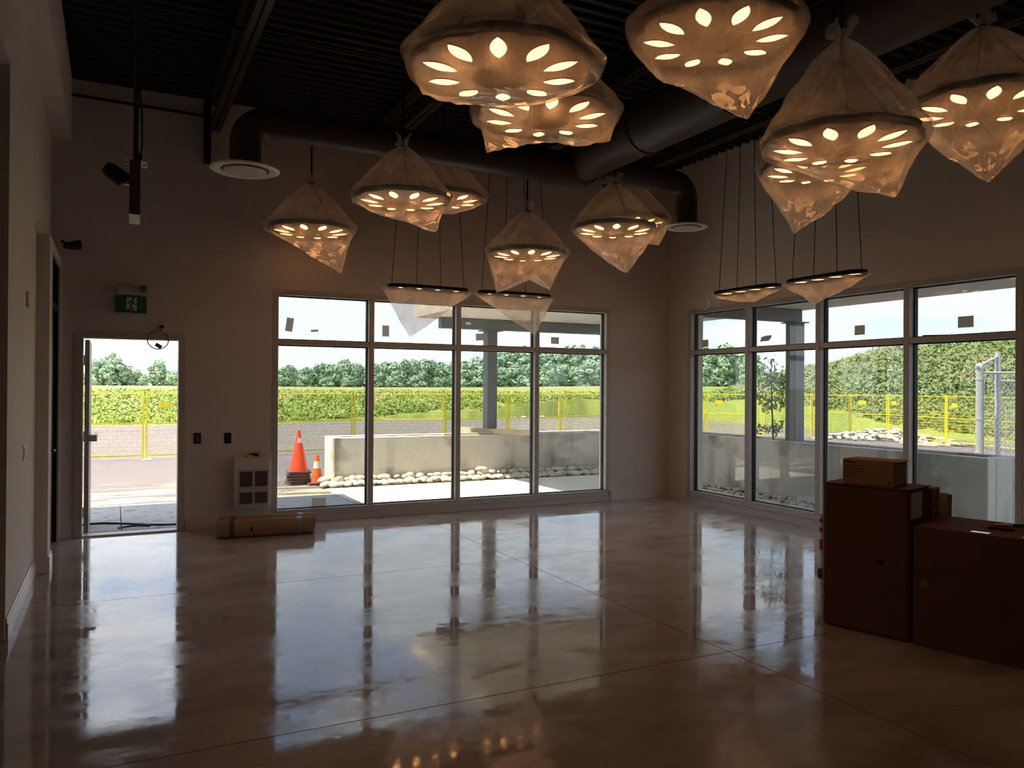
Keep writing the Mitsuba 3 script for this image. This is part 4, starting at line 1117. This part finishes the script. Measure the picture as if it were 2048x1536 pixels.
put('chain_mesh', shp(chain((13.70, 8.78), (16.2, 8.1), 0.08, 1.91), 'm_galv'), kg, kind='stuff')
put('chain_mesh', shp(chain((14.20, 8.86), (16.4, 9.3), 0.08, 1.77), 'm_galv'), kg, kind='stuff')
put('tension_bar', shp(tube([(13.73, 8.77, 0.05), (13.73, 8.77, 1.85)], 0.012, 6), 'm_galv'), kg)
for z in (0.5, 1.1, 1.8):
    put('clamp', shp(mv(lathe([(0.053, -0.015), (0.060, -0.015), (0.060, 0.015), (0.053, 0.015)], 16, True), 13.65, 8.80, z), 'm_galv'), kg)

# ---------------------------------------------------------------- terrain beyond the asphalt
EL = sg.Polygon(EDGE + [(34, -30), (-70, -30)])


def hfun(X, Y):
    az = np.degrees(np.arctan2(X, Y))
    r = np.hypot(X, Y)
    e = 36.0 - 8.5 * np.clip((az - 36) / 14, 0, 1)
    s = np.clip((r - e) / 9, 0, 1)
    bank = 0.95 * s * s * (3 - 2 * s)
    field = bank + 0.45 * np.clip((r - e - 9) / 60, 0, 1) + 0.55 * np.clip((az - 18) / 16, 0, 1) * np.clip((r - 60) / 60, 0, 1)
    a = np.clip((az - 41.5) / 9.5, 0, 1)
    b = np.clip((az - 50) / 10, 0, 1)
    H = 2.9 * a ** 0.8 + 0.55 * b
    q = np.clip((r - e - 1.5) / 15.0, 0, 1)
    ridge = (q * q * (3 - 2 * q)) ** 0.85 * (1 - 0.9 * np.clip((r - e - 24) / 25, 0, 1))
    nz = (meshkit.fbm(np.stack([X * 0.16, Y * 0.16, X * 0], -1), 4, 3) - 0.5) * 1.0 * ridge * (a > 0)
    return field * (1 - 0.8 * a) + H * ridge + nz


az_ = np.radians(np.linspace(-28, 84, 200))
rr_ = np.concatenate([np.linspace(26, 62, 70), np.geomspace(63, 900, 34)])
A, RR = np.meshgrid(az_, rr_)
X, Y = RR * np.sin(A), RR * np.cos(A)
import shapely
inside = shapely.contains_xy(EL.buffer(-0.4), X, Y)
Zg = hfun(X, Y)
Zg = np.where(inside, GZ - 0.5, Zg)
nA = len(az_)
ii = np.arange(len(rr_) - 1)[:, None] * nA + np.arange(nA - 1)[None]
fq = np.concatenate([np.stack([ii, ii + 1, ii + nA + 1], -1).reshape(-1, 3), np.stack([ii, ii + nA + 1, ii + nA], -1).reshape(-1, 3)])
fq = fq[~inside.ravel()[fq].all(1)]
tm = trimesh.Trimesh(np.c_[X.ravel(), Y.ravel(), Zg.ravel()], fq, process=False)
tm.invert() if tm.face_normals[:, 2].mean() < 0 else None
put('grass_field', shp(tm, 'm_field', True), kind='structure', label='grassy field rising behind the fence, with a weedy mound at right')


def tufts(n, seed, raz, rrad, hmin, hmax, wid, blades=5):
    g = np.random.default_rng(seed)
    a = np.radians(g.uniform(*raz, n))
    r = np.sqrt(g.uniform(rrad[0] ** 2, rrad[1] ** 2, n))
    x, y = r * np.sin(a), r * np.cos(a)
    ok = ~shapely.contains_xy(EL.buffer(0.15), x, y)
    x, y = x[ok], y[ok]
    z = hfun(x, y)
    n = len(x)
    ch, cw = g.uniform(hmin, hmax, n), g.uniform(0.12, 0.34, n)
    x, y, z, ch, cw = (np.repeat(q, blades) for q in (x, y, z, ch, cw))
    m = len(x)
    d = g.normal(0, 1, (m, 3))
    d /= np.linalg.norm(d, axis=1, keepdims=True)
    c = np.stack([x, y, z], 1) + d * np.stack([cw, cw, ch * 0.5], 1) + np.stack([x * 0, x * 0, ch * 0.5], 1)
    nn = g.normal(0, 0.55, (m, 3)) + [-0.35, -0.25, 0.75]
    nn /= np.linalg.norm(nn, axis=1, keepdims=True)
    a = np.cross(nn, g.normal(0, 1, (m, 3)))
    a /= np.linalg.norm(a, axis=1, keepdims=True)
    b = np.cross(nn, a)
    b /= np.linalg.norm(b, axis=1, keepdims=True)
    w = (wid * g.uniform(0.6, 1.3, m))[:, None]
    v = np.stack([c - a * w * 1.5, c + b * w * 0.5, c + a * w * 1.5, c - b * w * 0.5], 1).reshape(-1, 3)
    q = np.arange(m)[:, None] * 4
    f = np.concatenate([q + [0, 1, 2], q + [0, 2, 3]])
    return trimesh.Trimesh(v, f, process=False)


put('tall_grass', shp(tufts(9000, 1, (-6, 44), (34, 52), 0.10, 0.42, 0.075, 18), 'm_weed'), label='tall green grass and weeds growing behind the yellow fence', cat='grass', kind='stuff')
put('mound_weeds', shp(tufts(9000, 2, (41, 66), (24, 56), 0.12, 0.5, 0.08, 18), 'm_mound'), label='green weeds covering the mound seen through the right window', cat='weeds', kind='stuff')


def flowers(n, seed, raz, rrad, h, s):
    g = np.random.default_rng(seed)
    a = np.radians(g.uniform(*raz, n))
    r = np.sqrt(g.uniform(rrad[0] ** 2, rrad[1] ** 2, n))
    x, y = r * np.sin(a), r * np.cos(a)
    ok = (~shapely.contains_xy(EL.buffer(0.15), x, y)) & (meshkit.noise(np.c_[x * 0.35, y * 0.35, x * 0]) > 0.42)
    x, y = x[ok], y[ok]
    z = hfun(x, y) + g.uniform(*h, len(x))
    b = trimesh.creation.icosphere(subdivisions=0)
    ms = b.vertices[None] * (g.uniform(*s, len(x))[:, None, None]) * np.array([1, 1, 0.5]) + np.stack([x, y, z], -1)[:, None]
    f = b.faces[None] + (np.arange(len(x)) * len(b.vertices))[:, None, None]
    return trimesh.Trimesh(ms.reshape(-1, 3), f.reshape(-1, 3), process=False)


put('mound_flowers', shp(flowers(900, 4, (42, 64), (26, 46), (0.40, 0.7), (0.02, 0.04)), 'm_flower'), label='small white flowers scattered over the weedy mound', cat='flowers', kind='stuff')
put('meadow_flowers', shp(flowers(420, 6, (-4, 36), (37, 45), (0.45, 0.8), (0.035, 0.06)), 'm_flower'), label='small white flowers in the tall grass behind the fence', cat='flowers', kind='stuff')
for i in range(40):
    rock('field_stone', 18.0 + rr.uniform(-2.2, 2.6), 37.3 + rr.uniform(-0.35, 0.5), 0.02, rr.uniform(0.10, 0.22), 'pale stone in the strip along the far edge of the asphalt', 'stones along the far asphalt edge')


# ---------------------------------------------------------------- trees
def tree_meshes(seed, h, w, kind):
    g = np.random.default_rng(seed)
    cl = []
    n = 26
    for i in range(n):
        if kind == 'cone':
            zz = g.uniform(0.12, 1.0)
            rad = (1.05 - zz) * 0.55
        else:
            zz = g.uniform(0.05, 0.95)
            rad = math.sqrt(max(0.05, 1 - ((zz - 0.5) / 0.55) ** 2)) * g.uniform(0.4, 1.0) * 0.75
        a = g.uniform(0, 2 * PI)
        cl.append((np.array([math.cos(a) * rad * w / 2, math.sin(a) * rad * w / 2, zz * h]), g.uniform(0.13, 0.26) * w * (0.6 if kind == 'cone' else 1)))
    per = 130
    V, F = [], []
    for c, r in cl:
        d = g.normal(0, 1, (per, 3))
        d /= np.linalg.norm(d, axis=1, keepdims=True)
        p = c + d * r * g.uniform(0.7, 1.05, per)[:, None] * np.array([1, 1, 0.8])
        nrm = d + g.normal(0, 0.5, (per, 3))
        nrm /= np.linalg.norm(nrm, axis=1, keepdims=True)
        a = np.cross(nrm, g.normal(0, 1, (per, 3)))
        a /= np.linalg.norm(a, axis=1, keepdims=True)
        b = np.cross(nrm, a)
        s = g.uniform(0.035, 0.075, per)[:, None] * w
        k = sum(len(q) for q in V)
        V.append(np.stack([p - a * s, p - b * s * 0.7, p + a * s, p + b * s * 0.7], 1).reshape(-1, 3))
        q = k + np.arange(per)[:, None] * 4
        F += [q + [0, 1, 2], q + [0, 2, 3]]
    crown = trimesh.Trimesh(np.vstack(V), np.vstack(F), process=False)
    trunk = tube([(0, 0, -0.3), (0.02 * w, 0, 0.35 * h), (0, 0.02 * w, 0.7 * h)], [0.035 * w, 0.028 * w, 0.01 * w], 7)
    return crown, trunk


TV = []
for i, (kind) in enumerate(['round', 'round', 'round', 'cone', 'round', 'round']):
    cm, tk = tree_meshes(20 + i, 1.0, [0.9, 1.1, 0.8, 0.55, 1.25, 1.0][i], kind)
    TV.append((shp(cm, 'm_hazeleaf'), shp(tk, 'm_bark')))
TLAB = {'door': ('seen through the open door', 'trees seen through the door'), 'left': ('in the distant line, left window', 'trees along the field edge'),
        'bush': ('before the distant trees, left window', 'bushes along the field edge'), 'hill': ('of the high wood, left window', 'trees of the wood'),
        'edge': ('at the front of the wood, left window', 'trees at the front of the wood'), 'right': ('beside the mound, right window', 'trees left of the mound')}
ORD = 'first second third fourth fifth sixth seventh eighth ninth tenth eleventh twelfth thirteenth fourteenth fifteenth sixteenth seventeenth eighteenth nineteenth twentieth twenty-first twenty-second twenty-third twenty-fourth'.split()


def trees(where, rng_, spread, hs, ws, items):
    for n, (px, h, var) in enumerate(sorted(items)):
        a = math.radians(pxaz(px))
        r = rng_ + rr.uniform(-spread, spread)
        x, y = r * math.sin(a), r * math.cos(a)
        z = float(hfun(np.array([x]), np.array([y]))[0]) - 0.2
        kind = 'conifer_tree' if var == 3 else 'field_bush' if where == 'bush' else 'broadleaf_tree'
        k = thing(kind, f'{ORD[n]} green {"bush" if where == "bush" else "pointed tree" if var == 3 else "tree"} from the left {TLAB[where][0]}', 'bush' if where == 'bush' else 'tree', TLAB[where][1])
        M = T().translate([x, y, z]) @ T().rotate([0, 0, 1], float(rr.uniform(0, 360))) @ T().scale([h * hs * ws, h * hs * ws, h * hs])
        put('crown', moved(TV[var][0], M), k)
        put('trunk', moved(TV[var][1], M), k)


def pxaz(px):
    return YAW + math.degrees(math.atan((px - 1024) / FPX))


# (az from measured bearings, range, height)
trees('door', 290, 12, 1.0, 1.0, [(168, 4.0, 0), (197, 7.6, 1), (214, 8.6, 4), (232, 8.8, 0), (226, 10.6, 3), (252, 7.0, 2), (272, 5.0, 1), (288, 3.8, 0), (318, 8.4, 2), (334, 4.8, 1), (348, 4.6, 4), (362, 4, 0)])
trees('left', 288, 14, 0.98, 1.0, [(535, 6.2, 0), (556, 6.0, 1), (574, 6.6, 4), (592, 7.0, 2), (610, 6.8, 0), (626, 8.0, 5), (645, 8.4, 3), (652, 7.2, 1), (672, 7.6, 4), (690, 9.8, 2), (702, 9.2, 5), (718, 8.0, 0), (738, 7.6, 4), (757, 8.6, 2), (772, 8.8, 1), (790, 9.6, 3), (800, 9.4, 5), (818, 9.0, 0), (836, 9.6, 2), (852, 9.2, 1), (868, 9.0, 4), (886, 9.4, 0), (903, 9.0, 5)])
trees('bush', 252, 6, 1.0, 1.5, [(560, 2.8, 4), (610, 2.9, 1), (655, 3.0, 4), (700, 3.4, 0), (745, 3.2, 4), (790, 3.2, 1), (835, 3.6, 4), (880, 3.4, 5)])
trees('hill', 250, 14, 0.80, 1.15, [(918, 9.2, 0), (935, 9.6, 4), (950, 9.8, 2), (968, 11.0, 1), (990, 11.5, 5), (1010, 13.0, 4), (1030, 14.5, 0), (1048, 15.4, 2), (1064, 14.8, 1), (1083, 15.6, 5), (1096, 13.0, 4), (1118, 13.4, 0), (1138, 15.0, 2), (1158, 14.0, 1), (1178, 14.8, 4), (1198, 15.2, 5), (1215, 14.6, 0)])
trees('edge', 222, 8, 0.8, 1.35, [(930, 5.5, 1), (965, 6.2, 4), (1000, 6.4, 0), (1035, 7.2, 4), (1070, 7.6, 1), (1105, 7.4, 4), (1140, 7.8, 5), (1175, 8.0, 0), (1205, 7.6, 4)])
trees('right', 150, 12, 1.0, 1.0, [(1372, 6.6, 0), (1396, 7.0, 1), (1418, 5.8, 4), (1428, 6.4, 3), (1448, 7.2, 2), (1470, 6.2, 5), (1488, 6.4, 1), (1506, 5.6, 0), (1405, 4.2, 4), (1440, 4.0, 1), (1475, 4.4, 4)])
